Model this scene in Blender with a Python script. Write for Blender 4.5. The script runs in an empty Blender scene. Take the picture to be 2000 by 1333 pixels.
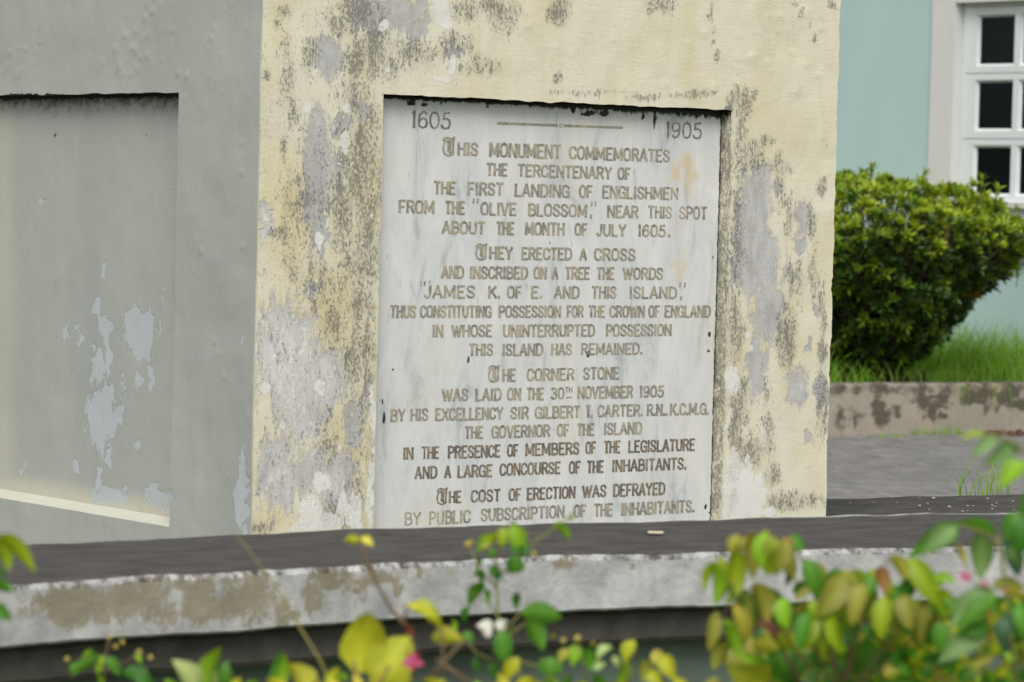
import bpy, math, random
import numpy as np
from mathutils import Vector, Matrix

random.seed(7)
rng = np.random.default_rng(11)
S = bpy.context.scene
COL = S.collection

# ------------------------------------------------------------------ camera
FPX, PITCH, ROLL, EYE = 6800.0, math.radians(2.40), math.radians(1.44), 1.6
YAW = math.radians(52.6)
_F = np.array([0, math.cos(PITCH), -math.sin(PITCH)])
_R0 = np.array([1.0, 0, 0]); _U0 = np.cross(_R0, _F)
_R = _R0 * math.cos(ROLL) + _U0 * math.sin(ROLL)
_U = -_R0 * math.sin(ROLL) + _U0 * math.cos(ROLL)
CAM = np.array([0, 0, EYE])
cd = bpy.data.cameras.new('camera'); cam = bpy.data.objects.new('camera', cd); COL.objects.link(cam)
M = Matrix(((_R[0], _U[0], -_F[0], 0), (_R[1], _U[1], -_F[1], 0), (_R[2], _U[2], -_F[2], EYE), (0, 0, 0, 1)))
cam.matrix_world = M
cd.sensor_width = 36; cd.lens = FPX / 2000 * 36; cd.clip_start = 0.1; cd.clip_end = 800
cd.dof.use_dof = True; cd.dof.focus_distance = 8.9; cd.dof.aperture_fstop = 9.5
S.camera = cam

# ------------------------------------------------------------------ world, sun, exposure
SUN_EL, SUN_AZ = math.radians(54), math.radians(184)     # azimuth clockwise from +Y
W = bpy.data.worlds.new('World'); S.world = W; W.use_nodes = True
nt = W.node_tree; nt.nodes.clear()
sky = nt.nodes.new('ShaderNodeTexSky'); sky.sky_type = 'NISHITA'; sky.sun_disc = False
sky.sun_elevation = SUN_EL; sky.sun_rotation = SUN_AZ; sky.dust_density = 4.0; sky.air_density = 1.0
hs = nt.nodes.new('ShaderNodeHueSaturation'); hs.inputs['Saturation'].default_value = 0.28
bg = nt.nodes.new('ShaderNodeBackground'); bg.inputs['Strength'].default_value = 0.12
wo = nt.nodes.new('ShaderNodeOutputWorld')
nt.links.new(sky.outputs[0], hs.inputs['Color']); nt.links.new(hs.outputs[0], bg.inputs[0]); nt.links.new(bg.outputs[0], wo.inputs[0])
sd = bpy.data.lights.new('sun', 'SUN'); sun = bpy.data.objects.new('sun', sd); COL.objects.link(sun)
sd.energy = 1.5; sd.angle = math.radians(36); sd.color = (1.0, 0.96, 0.9)
sdir = Vector((math.sin(SUN_AZ) * math.cos(SUN_EL), math.cos(SUN_AZ) * math.cos(SUN_EL), math.sin(SUN_EL)))
sun.rotation_euler = sdir.to_track_quat('Z', 'Y').to_euler(); sun.location = (3, -3, 12)
S.view_settings.view_transform = 'Standard'; S.view_settings.look = 'None'
S.view_settings.gamma = 1; S.view_settings.use_curve_mapping = False
S.view_settings.exposure = 0.34
S.cycles.max_bounces = 6; S.cycles.transparent_max_bounces = 8

# ------------------------------------------------------------------ geometry of the view
def ray(x, y):
    d = _F + _R * ((x - 1000) / FPX) + _U * ((666.5 - y) / FPX)
    return d                                   # forward component 1
def at(x, y, d): return CAM + ray(x, y) * d
def on_z(x, y, z):
    r = ray(x, y); return CAM + r * ((z - EYE) / r[2])
def on_plane(x, y, p, n):
    r = ray(x, y); return CAM + r * (np.dot(p - CAM, n) / np.dot(r, n))
def px(P):
    v = np.asarray(P) - CAM; z = v @ _F
    return 1000 + FPX * (v @ _R) / z, 666.5 - FPX * (v @ _U) / z

# ------------------------------------------------------------------ numpy noise
def _h(ix, iy, iz, s):
    n = (ix * 374761393 + iy * 668265263 + iz * 1440662683 + s * 974634777) & 0xffffffff
    n = ((n ^ (n >> 13)) * 1274126177) & 0xffffffff
    return ((n ^ (n >> 16)) & 0xffff) / 65535.0
def vnoise(P, sc, s=0):
    q = np.asarray(P, float) * sc + 1000.0
    i = np.floor(q).astype(np.int64); f = q - i; f = f * f * (3 - 2 * f)
    r = 0
    for a in (0, 1):
        for b in (0, 1):
            for c in (0, 1):
                w = (f[:, 0] if a else 1 - f[:, 0]) * (f[:, 1] if b else 1 - f[:, 1]) * (f[:, 2] if c else 1 - f[:, 2])
                r = r + w * _h(i[:, 0] + a, i[:, 1] + b, i[:, 2] + c, s)
    return r
def fbm(P, sc, o=4, s=0):
    r = 0; a = 0.5
    for k in range(o):
        r = r + a * vnoise(P, sc * 2 ** k, s + k); a *= 0.5
    return r / (1 - 0.5 ** o)

# ------------------------------------------------------------------ objects
def tag(o, label=None, cat=None, group=None, kind=None):
    if label: o['label'] = label
    if cat: o['category'] = cat
    if group: o['group'] = group
    if kind: o['kind'] = kind
    return o
def empty(name, loc, label, cat, group=None):
    o = bpy.data.objects.new(name, None); COL.objects.link(o); o.location = Vector(loc); o.empty_display_size = 0.1
    return tag(o, label, cat, group)
def wloc(o):
    l = np.zeros(3)
    while o: l = l + np.array(o.location); o = o.parent
    return l
def link(name, me, parent=None, loc=None):
    o = bpy.data.objects.new(name, me); COL.objects.link(o)
    if parent: o.parent = parent
    if loc is not None: o.location = Vector(loc)
    return o

class MB:
    """collects world-space geometry, links it as one mesh object"""
    def __init__(s): s.v = []; s.f = []; s.m = []; s.a = {}; s.c = []; s.n = 0
    def add(s, V, F, mat=0, col=None):
        V = np.asarray(V, float).reshape(-1, 3)
        s.v.append(V); s.f += [tuple(int(i) + s.n for i in f) for f in F]; s.m += [mat] * len(F)
        if col is not None: s.c.append(np.tile(np.append(col, 1.0)[:4], (len(V), 1)))
        s.n += len(V)
    def box(s, o, ax, ay, az, mat=0, col=None):
        o, ax, ay, az = (np.asarray(t, float) for t in (o, ax, ay, az))
        V = [o, o + ax, o + ax + ay, o + ay, o + az, o + ax + az, o + ax + ay + az, o + ay + az]
        F = [(0, 3, 2, 1), (4, 5, 6, 7), (0, 1, 5, 4), (1, 2, 6, 5), (2, 3, 7, 6), (3, 0, 4, 7)]
        s.add(V, F, mat, col)
    def tube(s, pts, r0, r1=None, n=6, mat=0, col=None):
        pts = [np.asarray(p, float) for p in pts]; r1 = r0 if r1 is None else r1
        V = []; F = []
        for i, p in enumerate(pts):
            t = pts[min(i + 1, len(pts) - 1)] - pts[max(i - 1, 0)]; t = t / (np.linalg.norm(t) + 1e-9)
            a = np.cross(t, [0.31, 0.2, 0.93] if abs(t[2]) < 0.9 else [1, 0.1, 0]); a /= np.linalg.norm(a); b = np.cross(t, a)
            r = r0 + (r1 - r0) * i / max(1, len(pts) - 1)
            for k in range(n):
                th = 2 * math.pi * k / n; V.append(p + r * (a * math.cos(th) + b * math.sin(th)))
        for i in range(len(pts) - 1):
            for k in range(n):
                F.append((i * n + k, i * n + (k + 1) % n, (i + 1) * n + (k + 1) % n, (i + 1) * n + k))
        F.append(tuple(range(n - 1, -1, -1))); F.append(tuple((len(pts) - 1) * n + k for k in range(n)))
        s.add(V, F, mat, col)
    def build(s, name, mats, parent=None, attrs=None, smooth=False, loc=None):
        V = np.concatenate(s.v); mats = mats if isinstance(mats, (list, tuple)) else [mats]
        base = wloc(parent) if parent else (np.zeros(3) if loc is None else np.asarray(loc, float))
        me = bpy.data.meshes.new(name); me.from_pydata((V - base).tolist(), [], s.f)
        for m in mats: me.materials.append(m)
        if len(mats) > 1: me.polygons.foreach_set('material_index', np.array(s.m, dtype=np.int32))
        if smooth: me.polygons.foreach_set('use_smooth', np.ones(len(me.polygons), dtype=bool))
        for k, val in (attrs or {}).items():
            at_ = me.attributes.new(k, 'FLOAT', 'POINT'); at_.data.foreach_set('value', np.asarray(val, dtype=np.float32))
        if s.c:
            at_ = me.attributes.new('tint', 'FLOAT_COLOR', 'POINT'); at_.data.foreach_set('color', np.concatenate(s.c).astype(np.float32).ravel())
        me.update()
        return link(name, me, parent, None if parent else (base if loc is not None else None))

# ------------------------------------------------------------------ node helper
def srgb(r, g, b):
    f = lambda c: (c / 255 / 12.92) if c <= 10 else ((c / 255 + 0.055) / 1.055) ** 2.4
    return (f(r), f(g), f(b), 1)
class NT:
    def __init__(s, name):
        s.mat = bpy.data.materials.new(name); s.mat.use_nodes = True; s.t = s.mat.node_tree
        s.p = s.t.nodes['Principled BSDF']; s.out = s.t.nodes['Material Output']
        s.tc = s.t.nodes.new('ShaderNodeTexCoord')
    def put(s, sock, v):
        if isinstance(v, bpy.types.NodeSocket): s.t.links.new(v, sock)
        elif v is not None: sock.default_value = v
    def co(s, sc=(1, 1, 1), rot=(0, 0, 0)):
        m = s.t.nodes.new('ShaderNodeMapping'); s.put(m.inputs['Vector'], s.tc.outputs['Object'])
        m.inputs['Scale'].default_value = sc; m.inputs['Rotation'].default_value = rot; return m.outputs[0]
    def noise(s, scale, vec=None, detail=5, rough=0.55, dist=0):
        n = s.t.nodes.new('ShaderNodeTexNoise'); s.put(n.inputs['Vector'], vec or s.co())
        n.inputs['Scale'].default_value = scale; n.inputs['Detail'].default_value = detail
        n.inputs['Roughness'].default_value = rough; n.inputs['Distortion'].default_value = dist; return n.outputs[0]
    def vor(s, scale, vec=None, feature='F1'):
        n = s.t.nodes.new('ShaderNodeTexVoronoi'); n.feature = feature; s.put(n.inputs['Vector'], vec or s.co())
        n.inputs['Scale'].default_value = scale; return n.outputs[0]
    def attr(s, name, col=False):
        n = s.t.nodes.new('ShaderNodeAttribute'); n.attribute_name = name; return n.outputs['Color' if col else 'Fac']
    def math(s, op, a, b=0.0, c=None, clamp=False):
        n = s.t.nodes.new('ShaderNodeMath'); n.operation = op; n.use_clamp = clamp
        s.put(n.inputs[0], a); s.put(n.inputs[1], b)
        if c is not None: s.put(n.inputs[2], c)
        return n.outputs[0]
    def step(s, v, lo, hi):
        n = s.t.nodes.new('ShaderNodeMapRange'); n.interpolation_type = 'SMOOTHSTEP'; s.put(n.inputs[0], v)
        n.inputs[1].default_value = lo; n.inputs[2].default_value = hi; return n.outputs[0]
    def mix(s, f, a, b, mode='MIX'):
        n = s.t.nodes.new('ShaderNodeMix'); n.data_type = 'RGBA'; n.blend_type = mode
        s.put(n.inputs[0], f); s.put(n.inputs[6], a); s.put(n.inputs[7], b); return n.outputs[2]
    def bump(s, h, strength=0.3, dist=0.002, nrm=None):
        n = s.t.nodes.new('ShaderNodeBump'); s.put(n.inputs['Height'], h); n.inputs['Strength'].default_value = strength
        n.inputs['Distance'].default_value = dist
        if nrm is not None: s.put(n.inputs['Normal'], nrm)
        return n.outputs[0]
    def done(s, col, rough=0.85, nrm=None, spec=0.3):
        s.put(s.p.inputs['Base Color'], col); s.put(s.p.inputs['Roughness'], rough)
        s.p.inputs['Specular IOR Level'].default_value = spec
        if nrm is not None: s.put(s.p.inputs['Normal'], nrm)
        return s.mat
def simple(name, c1, c2, scale, rough=0.8, bump=0.3, spec=0.3):
    n = NT(name); a = n.noise(scale); return n.done(n.mix(a, c1, c2), rough, n.bump(n.noise(scale * 4), bump), spec)

# ------------------------------------------------------------------ materials
def mat_cream():
    n = NT('weathered_cream_paint')
    st = n.co((1, 1, 0.40))
    big = n.noise(9, st, 6, 0.65); mid = n.noise(34, st, 6, 0.7); fine = n.noise(170, n.co((1, 1, 0.58)), 5, 0.85); mid2 = n.noise(60, n.co((1, 1, 0.3)), 5, 0.75)
    c_ = lambda v, k: n.math('MULTIPLY', n.math('SUBTRACT', v, 0.5), k)
    base = n.mix(n.step(big, 0.35, 0.7), srgb(229, 225, 203), srgb(222, 214, 182))
    base = n.mix(n.math('MULTIPLY', n.attr('yellow'), 0.5), base, srgb(218, 202, 150))
    base = n.mix(n.step(fine, 0.5, 0.85), base, srgb(198, 193, 172))
    # broad soft grime below the sharp spots
    gr = n.step(n.math('ADD', n.attr('mould'), n.math('ADD', c_(mid, .7), c_(big, .4))), 0.22, 0.8)
    base = n.mix(n.math('MULTIPLY', gr, 0.58), base, srgb(164, 159, 142))
    nz = n.math('ADD', n.math('ADD', c_(mid, 0.9), c_(mid2, 0.8)), c_(fine, 0.45))
    g = n.step(n.math('ADD', n.attr('grey'), nz), 0.38, 0.64)
    gcol = n.mix(n.step(mid, 0.3, 0.7), srgb(172, 171, 170), srgb(202, 201, 199))
    gcol = n.mix(n.step(n.noise(240, None, 3), 0.58, 0.78), gcol, srgb(146, 143, 140))
    pv = n.math('ADD', n.math('MULTIPLY', mid2, .55), n.math('MULTIPLY', fine, .45))
    gcol = n.mix(n.attr('pale'), gcol, n.mix(n.step(pv, 0.40, 0.62), srgb(226, 225, 221), srgb(194, 193, 193)))
    gcol = n.mix(n.math('MULTIPLY', gr, 0.35), gcol, srgb(140, 136, 124))
    c = n.mix(n.math('MULTIPLY', g, 0.94), base, gcol)
    nm = n.math('ADD', n.math('ADD', c_(fine, 2.4), c_(mid2, 1.0)), c_(mid, 0.7))
    m = n.step(n.math('ADD', n.attr('mould'), nm), 0.50, 0.70)
    c = n.mix(n.math('MULTIPLY', m, 0.68), c, n.mix(mid, srgb(90, 89, 85), srgb(126, 124, 115)))
    w = n.step(n.math('ADD', n.attr('white'), n.math('ADD', c_(mid, 1.0), c_(mid2, .9))), 0.44, 0.48)
    fl = n.math('MULTIPLY', n.step(n.noise(75, n.co((1, 1, .6)), 2, .5), .64, .68), n.attr('pale'))
    fl2 = n.math('MULTIPLY', n.step(n.noise(88, n.co((1, 1, .7)), 2, .5), .70, .73), n.step(n.attr('mould'), .2, .3))
    w = n.math('MAXIMUM', n.math('MAXIMUM', w, fl), fl2)
    c = n.mix(w, c, n.mix(fine, srgb(224, 222, 213), srgb(242, 240, 234)))
    k = n.step(n.math('ADD', n.attr('black'), n.math('MULTIPLY', nm, 0.6)), 0.4, 0.65)
    c = n.mix(k, c, srgb(38, 38, 30))
    h = n.math('ADD', n.math('MULTIPLY', n.math('ADD', g, m), -0.8), n.math('ADD', n.math('MULTIPLY', fine, 0.5), n.math('MULTIPLY', w, 0.4)))
    tro = n.math('MULTIPLY', n.noise(60, n.co((.4, .4, 1.6)), 4, .7), 0.7)
    return n.done(c, 0.85, n.bump(n.math('ADD', n.math('ADD', h, n.math('MULTIPLY', mid, 0.7)), tro), 0.65, 0.0022), 0.25)
def mat_greypaint():
    n = NT('grey_green_paint')
    st = n.co((1, 1, 0.35))
    mid = n.noise(26, st, 5, 0.65); fine = n.noise(120, n.co((1, 1, 0.5)), 4, 0.6); big = n.noise(3.5, st, 3)
    c = n.mix(n.step(big, 0.3, 0.7), srgb(174, 177, 170), srgb(164, 168, 162))
    c = n.mix(n.math('MULTIPLY', n.step(mid, 0.45, 0.8), .5), c, srgb(166, 168, 158))
    c = n.mix(n.math('MULTIPLY', n.attr('yellow'), n.math('ADD', 0.55, n.math('MULTIPLY', mid, 0.5))), c, srgb(208, 203, 180))
    nz = n.math('ADD', n.math('MULTIPLY', n.math('SUBTRACT', n.noise(40, n.co((1, 1, 0.3)), 5, 0.65), 0.5), 1.0), n.math('MULTIPLY', n.math('SUBTRACT', fine, 0.5), 0.2))
    g = n.step(n.math('ADD', n.attr('grey'), nz), 0.5, 0.545)
    c = n.mix(g, c, n.mix(fine, srgb(178, 185, 188), srgb(190, 196, 198)))
    m = n.step(n.math('ADD', n.attr('mould'), n.math('MULTIPLY', n.math('SUBTRACT', n.noise(45, n.co((1, 1, 0.9)), 5, 0.7), 0.5), 1.3)), 0.3, 0.85)
    c = n.mix(n.math('MULTIPLY', m, 0.85), c, srgb(74, 72, 52))
    k = n.step(n.math('ADD', n.attr('black'), n.math('MULTIPLY', nz, 0.8)), 0.45, 0.6)
    c = n.mix(k, c, srgb(34, 35, 32))
    h = n.math('ADD', n.math('MULTIPLY', g, -0.9), n.math('ADD', n.math('MULTIPLY', mid, 1.4), n.math('MULTIPLY', fine, 0.35)))
    return n.done(c, 0.6, n.bump(n.math('ADD', h, n.math('MULTIPLY', n.step(n.noise(95, n.co((1, 1, .8)), 2, .5), .64, .8), .5)), 0.6, 0.0022), 0.3)
def mat_marble():
    n = NT('veined_marble')
    d = n.co((1, 1, 0.3), (0.0, 0.32, 0.25))
    a = n.noise(11, d, 6, 0.7, 0.9); b = n.noise(30, d, 5, 0.7, 0.5); f = n.noise(160, n.co((1, 1, .5)), 3)
    c = n.mix(n.step(a, 0.3, 0.62), srgb(228, 228, 225), srgb(212, 214, 213))
    c = n.mix(n.math('MULTIPLY', n.step(a, 0.54, 0.70), 0.8), c, srgb(172, 178, 184))
    c = n.mix(n.math('MULTIPLY', n.step(b, 0.56, 0.74), 0.55), c, srgb(160, 166, 172))
    c = n.mix(n.math('MULTIPLY', n.step(n.noise(4, None, 3), 0.5, 0.75), 0.3), c, srgb(222, 214, 190))
    s_ = n.step(n.math('ADD', n.attr('stain'), n.math('MULTIPLY', n.math('SUBTRACT', n.noise(22, n.co((1, 1, .5)), 5, .6), .5), 1.1)), 0.3, 0.95)
    c = n.mix(n.math('MULTIPLY', s_, 0.62), c, srgb(218, 190, 136))
    c = n.mix(n.math('MULTIPLY', n.step(f, 0.72, 0.8), 0.25), c, srgb(130, 130, 130))
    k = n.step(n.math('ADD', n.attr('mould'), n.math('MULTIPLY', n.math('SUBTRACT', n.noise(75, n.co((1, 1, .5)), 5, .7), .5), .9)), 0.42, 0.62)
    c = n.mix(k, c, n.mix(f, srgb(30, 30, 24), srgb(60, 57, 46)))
    return n.done(c, 0.55, n.bump(n.math('ADD', n.math('MULTIPLY', f, 0.5), b), 0.12, 0.001), 0.35)
def mat_letter(name, c1, c2, c3):
    n = NT(name)
    a = n.noise(24, None, 3, 0.6); b = n.noise(70, None, 3, 0.6)
    c = n.mix(n.step(a, 0.42, 0.58), c1, c2); c = n.mix(n.math('MULTIPLY', n.step(b, 0.46, 0.64), 0.85), c, c3)
    return n.done(c, 0.7, None, 0.2)
def mat_coping():
    n = NT('weathered_white_concrete')
    st = n.co((1, 1, 1)); mid = n.noise(16, st, 6, 0.62, 0.3); fine = n.noise(90, st, 5, 0.7); big = n.noise(4, st, 3)
    c = n.mix(n.step(mid, 0.3, 0.7), srgb(192, 192, 190), srgb(156, 157, 157))
    c = n.mix(n.step(fine, 0.55, 0.8), c, srgb(140, 140, 138))
    nz = n.math('ADD', n.math('MULTIPLY', n.math('SUBTRACT', n.math('ADD', n.math('MULTIPLY', n.noise(22, n.co((1, 1, .7)), 6, .7), .55), n.math('MULTIPLY', n.noise(62, n.co((1, 1, .8)), 4, .7), .45)), 0.5), 2.0), n.math('MULTIPLY', n.math('SUBTRACT', fine, 0.5), 0.4))
    b = n.step(n.math('ADD', n.attr('brown'), nz), 0.32, 0.6)
    c = n.mix(n.math('MULTIPLY', b, 0.82), c, n.mix(mid, srgb(150, 141, 118), srgb(124, 115, 92)))
    t = n.step(n.math('ADD', n.attr('dark'), n.math('MULTIPLY', nz, 0.45)), 0.4, 0.6)
    mp = n.t.nodes.new('ShaderNodeMapping'); mp.vector_type = 'TEXTURE'; n.put(mp.inputs['Vector'], n.tc.outputs['Object'])
    mp.inputs['Rotation'].default_value = (0, 0, math.radians(33)); mp.inputs['Scale'].default_value = (.12, .05, .1)
    lo = n.noise(1.0, mp.outputs[0], 6, 0.75)
    c = n.mix(t, c, n.mix(n.step(lo, 0.3, 0.72), n.mix(fine, srgb(50, 49, 48), srgb(72, 70, 68)), n.mix(fine, srgb(76, 74, 71), srgb(98, 95, 90))))
    return n.done(c, 0.92, n.bump(n.math('ADD', n.math('MULTIPLY', mid, 1.5), fine), 0.5, 0.003), 0.15)
def mat_foliage(name, trans=0.35, rough=0.5, spec=0.35):
    n = NT(name)
    t = n.attr('tint', True); v = n.noise(30, None, 3)
    c = n.mix(n.math('MULTIPLY', n.step(v, 0.35, 0.75), 0.35), t, n.mix(0.5, t, (0.02, 0.05, 0.005, 1)))
    n.done(c, rough, None, spec)
    tr = n.t.nodes.new('ShaderNodeBsdfTranslucent'); n.put(tr.inputs[0], n.mix(1.0, c, (1.0, 1.0, 0.5, 1), 'MULTIPLY'))
    ms = n.t.nodes.new('ShaderNodeMixShader'); ms.inputs[0].default_value = trans
    n.t.links.new(n.p.outputs[0], ms.inputs[1]); n.t.links.new(tr.outputs[0], ms.inputs[2]); n.t.links.new(ms.outputs[0], n.out.inputs[0])
    return n.mat
def mat_asphalt():
    n = NT('worn_asphalt')
    def along(sx, sy):                           # aggregate seen along the road's own direction
        m = n.t.nodes.new('ShaderNodeMapping'); m.vector_type = 'TEXTURE'; n.put(m.inputs['Vector'], n.tc.outputs['Object'])
        m.inputs['Rotation'].default_value = (0, 0, math.radians(35)); m.inputs['Scale'].default_value = (1 / sx, 1 / sy, 1); return m.outputs[0]
    f = n.noise(1.0, along(40, 3.2), 3, 0.9); g = n.noise(1.0, along(9, 1.6), 3, 0.7); b = n.noise(1.0, along(.12, .55), 3, 0.6)
    c = n.mix(n.step(f, 0.34, 0.66), srgb(74, 73, 72), srgb(150, 148, 145))
    c = n.mix(n.math('MULTIPLY', n.step(g, 0.4, 0.65), .35), c, srgb(130, 128, 124))
    c = n.mix(n.math('MULTIPLY', n.step(b, 0.4, 0.62), .18), c, srgb(92, 90, 87))
    return n.done(c, 0.92, n.bump(f, 0.4, 0.006), 0.15)
def mat_kerb():
    n = NT('mossy_kerb_concrete')
    mid = n.noise(6, n.co((1, 1, 0.8)), 6, 0.65); f = n.noise(45, None, 4, 0.7)
    c = n.mix(mid, srgb(146, 140, 128), srgb(172, 164, 150)); c = n.mix(n.step(n.noise(3, None, 3), .5, .7), c, srgb(174, 158, 138))
    c = n.mix(n.step(f, 0.5, 0.8), c, srgb(128, 120, 106))
    k = n.step(n.math('ADD', n.attr('dark'), n.math('MULTIPLY', n.math('SUBTRACT', n.noise(9, None, 6, .62), .5), 1.7)), 0.34, 0.72)
    c = n.mix(n.math('MULTIPLY', k, 0.85), c, n.mix(f, srgb(58, 54, 47), srgb(92, 85, 72)))
    return n.done(c, 0.95, n.bump(f, 0.5, 0.005), 0.15)
def mat_mint():
    n = NT('mint_wall_paint'); a = n.noise(1.6, n.co((1, 1, 0.5)), 4); f = n.noise(60, None, 3)
    c = n.mix(n.step(a, 0.3, 0.7), srgb(180, 206, 203), srgb(174, 200, 198)); return n.done(c, 0.8, n.bump(f, 0.15, 0.003), 0.25)
def mat_white(name, c1=(226, 226, 222), c2=(214, 214, 211), sc=5):
    n = NT(name); a = n.noise(sc, n.co((1, 1, 0.4)), 4); f = n.noise(70, None, 3)
    return n.done(n.mix(a, srgb(*c1), srgb(*c2)), 0.55, n.bump(f, 0.1, 0.002), 0.35)
def mat_glass():
    n = NT('dark_window_glass')
    gl = n.t.nodes.new('ShaderNodeBsdfGlossy'); gl.inputs['Roughness'].default_value = 0.03; gl.inputs[0].default_value = (0.55, 0.6, 0.65, 1)
    tr = n.t.nodes.new('ShaderNodeBsdfTransparent'); tr.inputs[0].default_value = (0.55, 0.6, 0.6, 1)
    ms = n.t.nodes.new('ShaderNodeMixShader'); ms.inputs[0].default_value = 0.06
    n.t.links.new(tr.outputs[0], ms.inputs[1]); n.t.links.new(gl.outputs[0], ms.inputs[2]); n.t.links.new(ms.outputs[0], n.out.inputs[0]); return n.mat

CREAM, GREYP, MARBLE = mat_cream(), mat_greypaint(), mat_marble()
GOLD = mat_letter('gilded_letters', srgb(184, 175, 148), srgb(164, 159, 146), srgb(130, 127, 122))
BROWNL = mat_letter('dull_brown_letters', srgb(150, 139, 118), srgb(122, 112, 102), srgb(102, 94, 89))
GREYL = mat_letter('grey_letters', srgb(158, 156, 146), srgb(132, 132, 130), srgb(102, 104, 104))
EDGE = mat_letter('letter_edges', srgb(178, 173, 158), srgb(162, 158, 147), srgb(136, 133, 128))
COPING = mat_coping(); LEAF = mat_foliage('leaf_surface'); BUSHLEAF = mat_foliage('glossy_bush_leaf', 0.25, 0.38, 0.5); GRASSM = mat_foliage('grass_blade', 0.5, 0.6, 0.2)
ASPHALT, KERB, MINT = mat_asphalt(), mat_kerb(), mat_mint()
WHITE = mat_white('white_trim_paint', (218, 218, 213), (206, 206, 202)); FRAMEW = mat_white('white_window_paint', (224, 229, 228), (212, 218, 218)); APRON = mat_white('lilac_grey_apron', (190, 189, 195), (176, 175, 182), 9)
GLASS = mat_glass(); CURTAIN = simple('dark_curtain', srgb(74, 80, 82), srgb(52, 57, 59), 12, 0.9)
DARKWALL = simple('mouldy_shaded_concrete', srgb(100, 97, 90), srgb(42, 41, 38), 22, 0.95, 0.6)  # dark of mould, deepened in colour for the shade under the coping
GREENWALL = simple('grey_green_render', srgb(112, 126, 114), srgb(80, 90, 80), 8, 0.9)
SOIL = simple('dry_soil', srgb(96, 84, 66), srgb(66, 60, 46), 12, 1.0)
TURF = simple('rough_turf', srgb(84, 98, 50), srgb(64, 72, 40), 9, 1.0)
BARK = simple('twig_bark', srgb(92, 76, 58), srgb(62, 52, 42), 40, 0.9)
STEMG = simple('green_stem', srgb(132, 136, 70), srgb(110, 106, 64), 40, 0.7)
STEMB = simple('brown_stem', srgb(122, 102, 72), srgb(92, 76, 56), 40, 0.7)
STRAW = simple('straw_stalk', srgb(150, 144, 84), srgb(120, 114, 62), 40, 0.7)
PEB = simple('pale_pebble', srgb(216, 204, 176), srgb(190, 178, 150), 60, 0.9)
PLINTH = None

# ------------------------------------------------------------------ blob fields in the place where the wear sits
def field(X, Y, blobs, soft=0.5, warp=1.0):
    Q = np.stack([X, Y, X * 0], 1)
    X = X + (fbm(Q, .05, 3, 201) - .5) * 26 * warp + (fbm(Q, .16, 2, 203) - .5) * 9 * warp
    Y = Y + (fbm(Q, .05, 3, 207) - .5) * 30 * warp + (fbm(Q, .16, 2, 209) - .5) * 9 * warp
    r = np.zeros(len(X))
    for b in blobs:
        cx, cy, rx, ry = b[:4]; s_ = b[4] if len(b) > 4 else 1.0
        d = np.sqrt(((X - cx) / rx) ** 2 + ((Y - cy) / ry) ** 2)
        r = np.maximum(r, np.clip(1 - soft * d, 0, 1) * s_)
    return r

GREY_B = [(600,920,70,70,.8),(660,960,55,60,.8),(690,780,16,60,.7),(720,760,10,80,.7),(600,640,30,30,.8),(645,110,32,42),(765,35,80,36,.9),(815,62,26,26),(618,300,30,90),(618,400,24,80),(624,465,18,28),(668,245,20,30),(708,215,16,22),(884,108,22,25),(519,440,11,50),
 (560,700,60,110),(640,735,40,50),(590,800,50,60),(545,930,42,80),(690,835,16,50),(662,925,38,38),(612,563,16,15),(525,620,22,30,.8),(1472,400,33,70),(1493,338,10,15),(1518,362,9,16),
 (1567,430,17,32),(1562,478,14,18),(1475,530,52,62),(1500,610,32,55),(1478,720,20,70),(1560,760,20,40),(1577,853,9,18),(1605,775,12,42),(1470,460,38,40),(1595,610,6,16),(1578,675,6,18),(770,10,90,18,.8),(655,330,20,40,.8)]
PALE_B = [(660,950,50,60,.7),(600,860,60,60,.8),(560,650,40,40,.8),(560,720,75,140),(545,930,50,90,.7),(640,735,50,60,.8),(519,440,14,60),(1470,560,40,40,.5),(1560,760,24,44,.5)]
WHITE_B = [(668,985,10,22),(612,975,6,10),(700,1030,10,12),(580,1035,10,8,.9),(655,1040,14,8),(540,700,4,6),(590,690,5,8),(636,940,8,10),(660,880,4,10,.9),(735,880,4,50,.9),(575,760,5,12,.8),(548,830,5,9,.8),(1500,1000,14,10,.9),(1460,900,5,10,.8),(862,22,22,28),(874,48,14,12),(750,50,12,9),(884,128,8,20),(860,156,20,6),(599,209,10,10),(673,213,9,12),(674,277,11,17),(757,136,7,5),(727,425,6,6),(622,470,8,16,.9),
 (604,1005,24,30),(632,945,18,18),(644,1020,18,18),(694,1000,14,38),(724,960,7,70),(520,758,9,12),(625,755,8,14),(728,800,5,60,.9),(1430,738,13,30),(1467,684,5,9),(1460,655,4,8),(1450,965,40,48),(1430,905,14,24),(1490,850,5,18),(1420,830,5,40,.9),(1445,590,7,20,.7),(1440,1000,45,20)]
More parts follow.
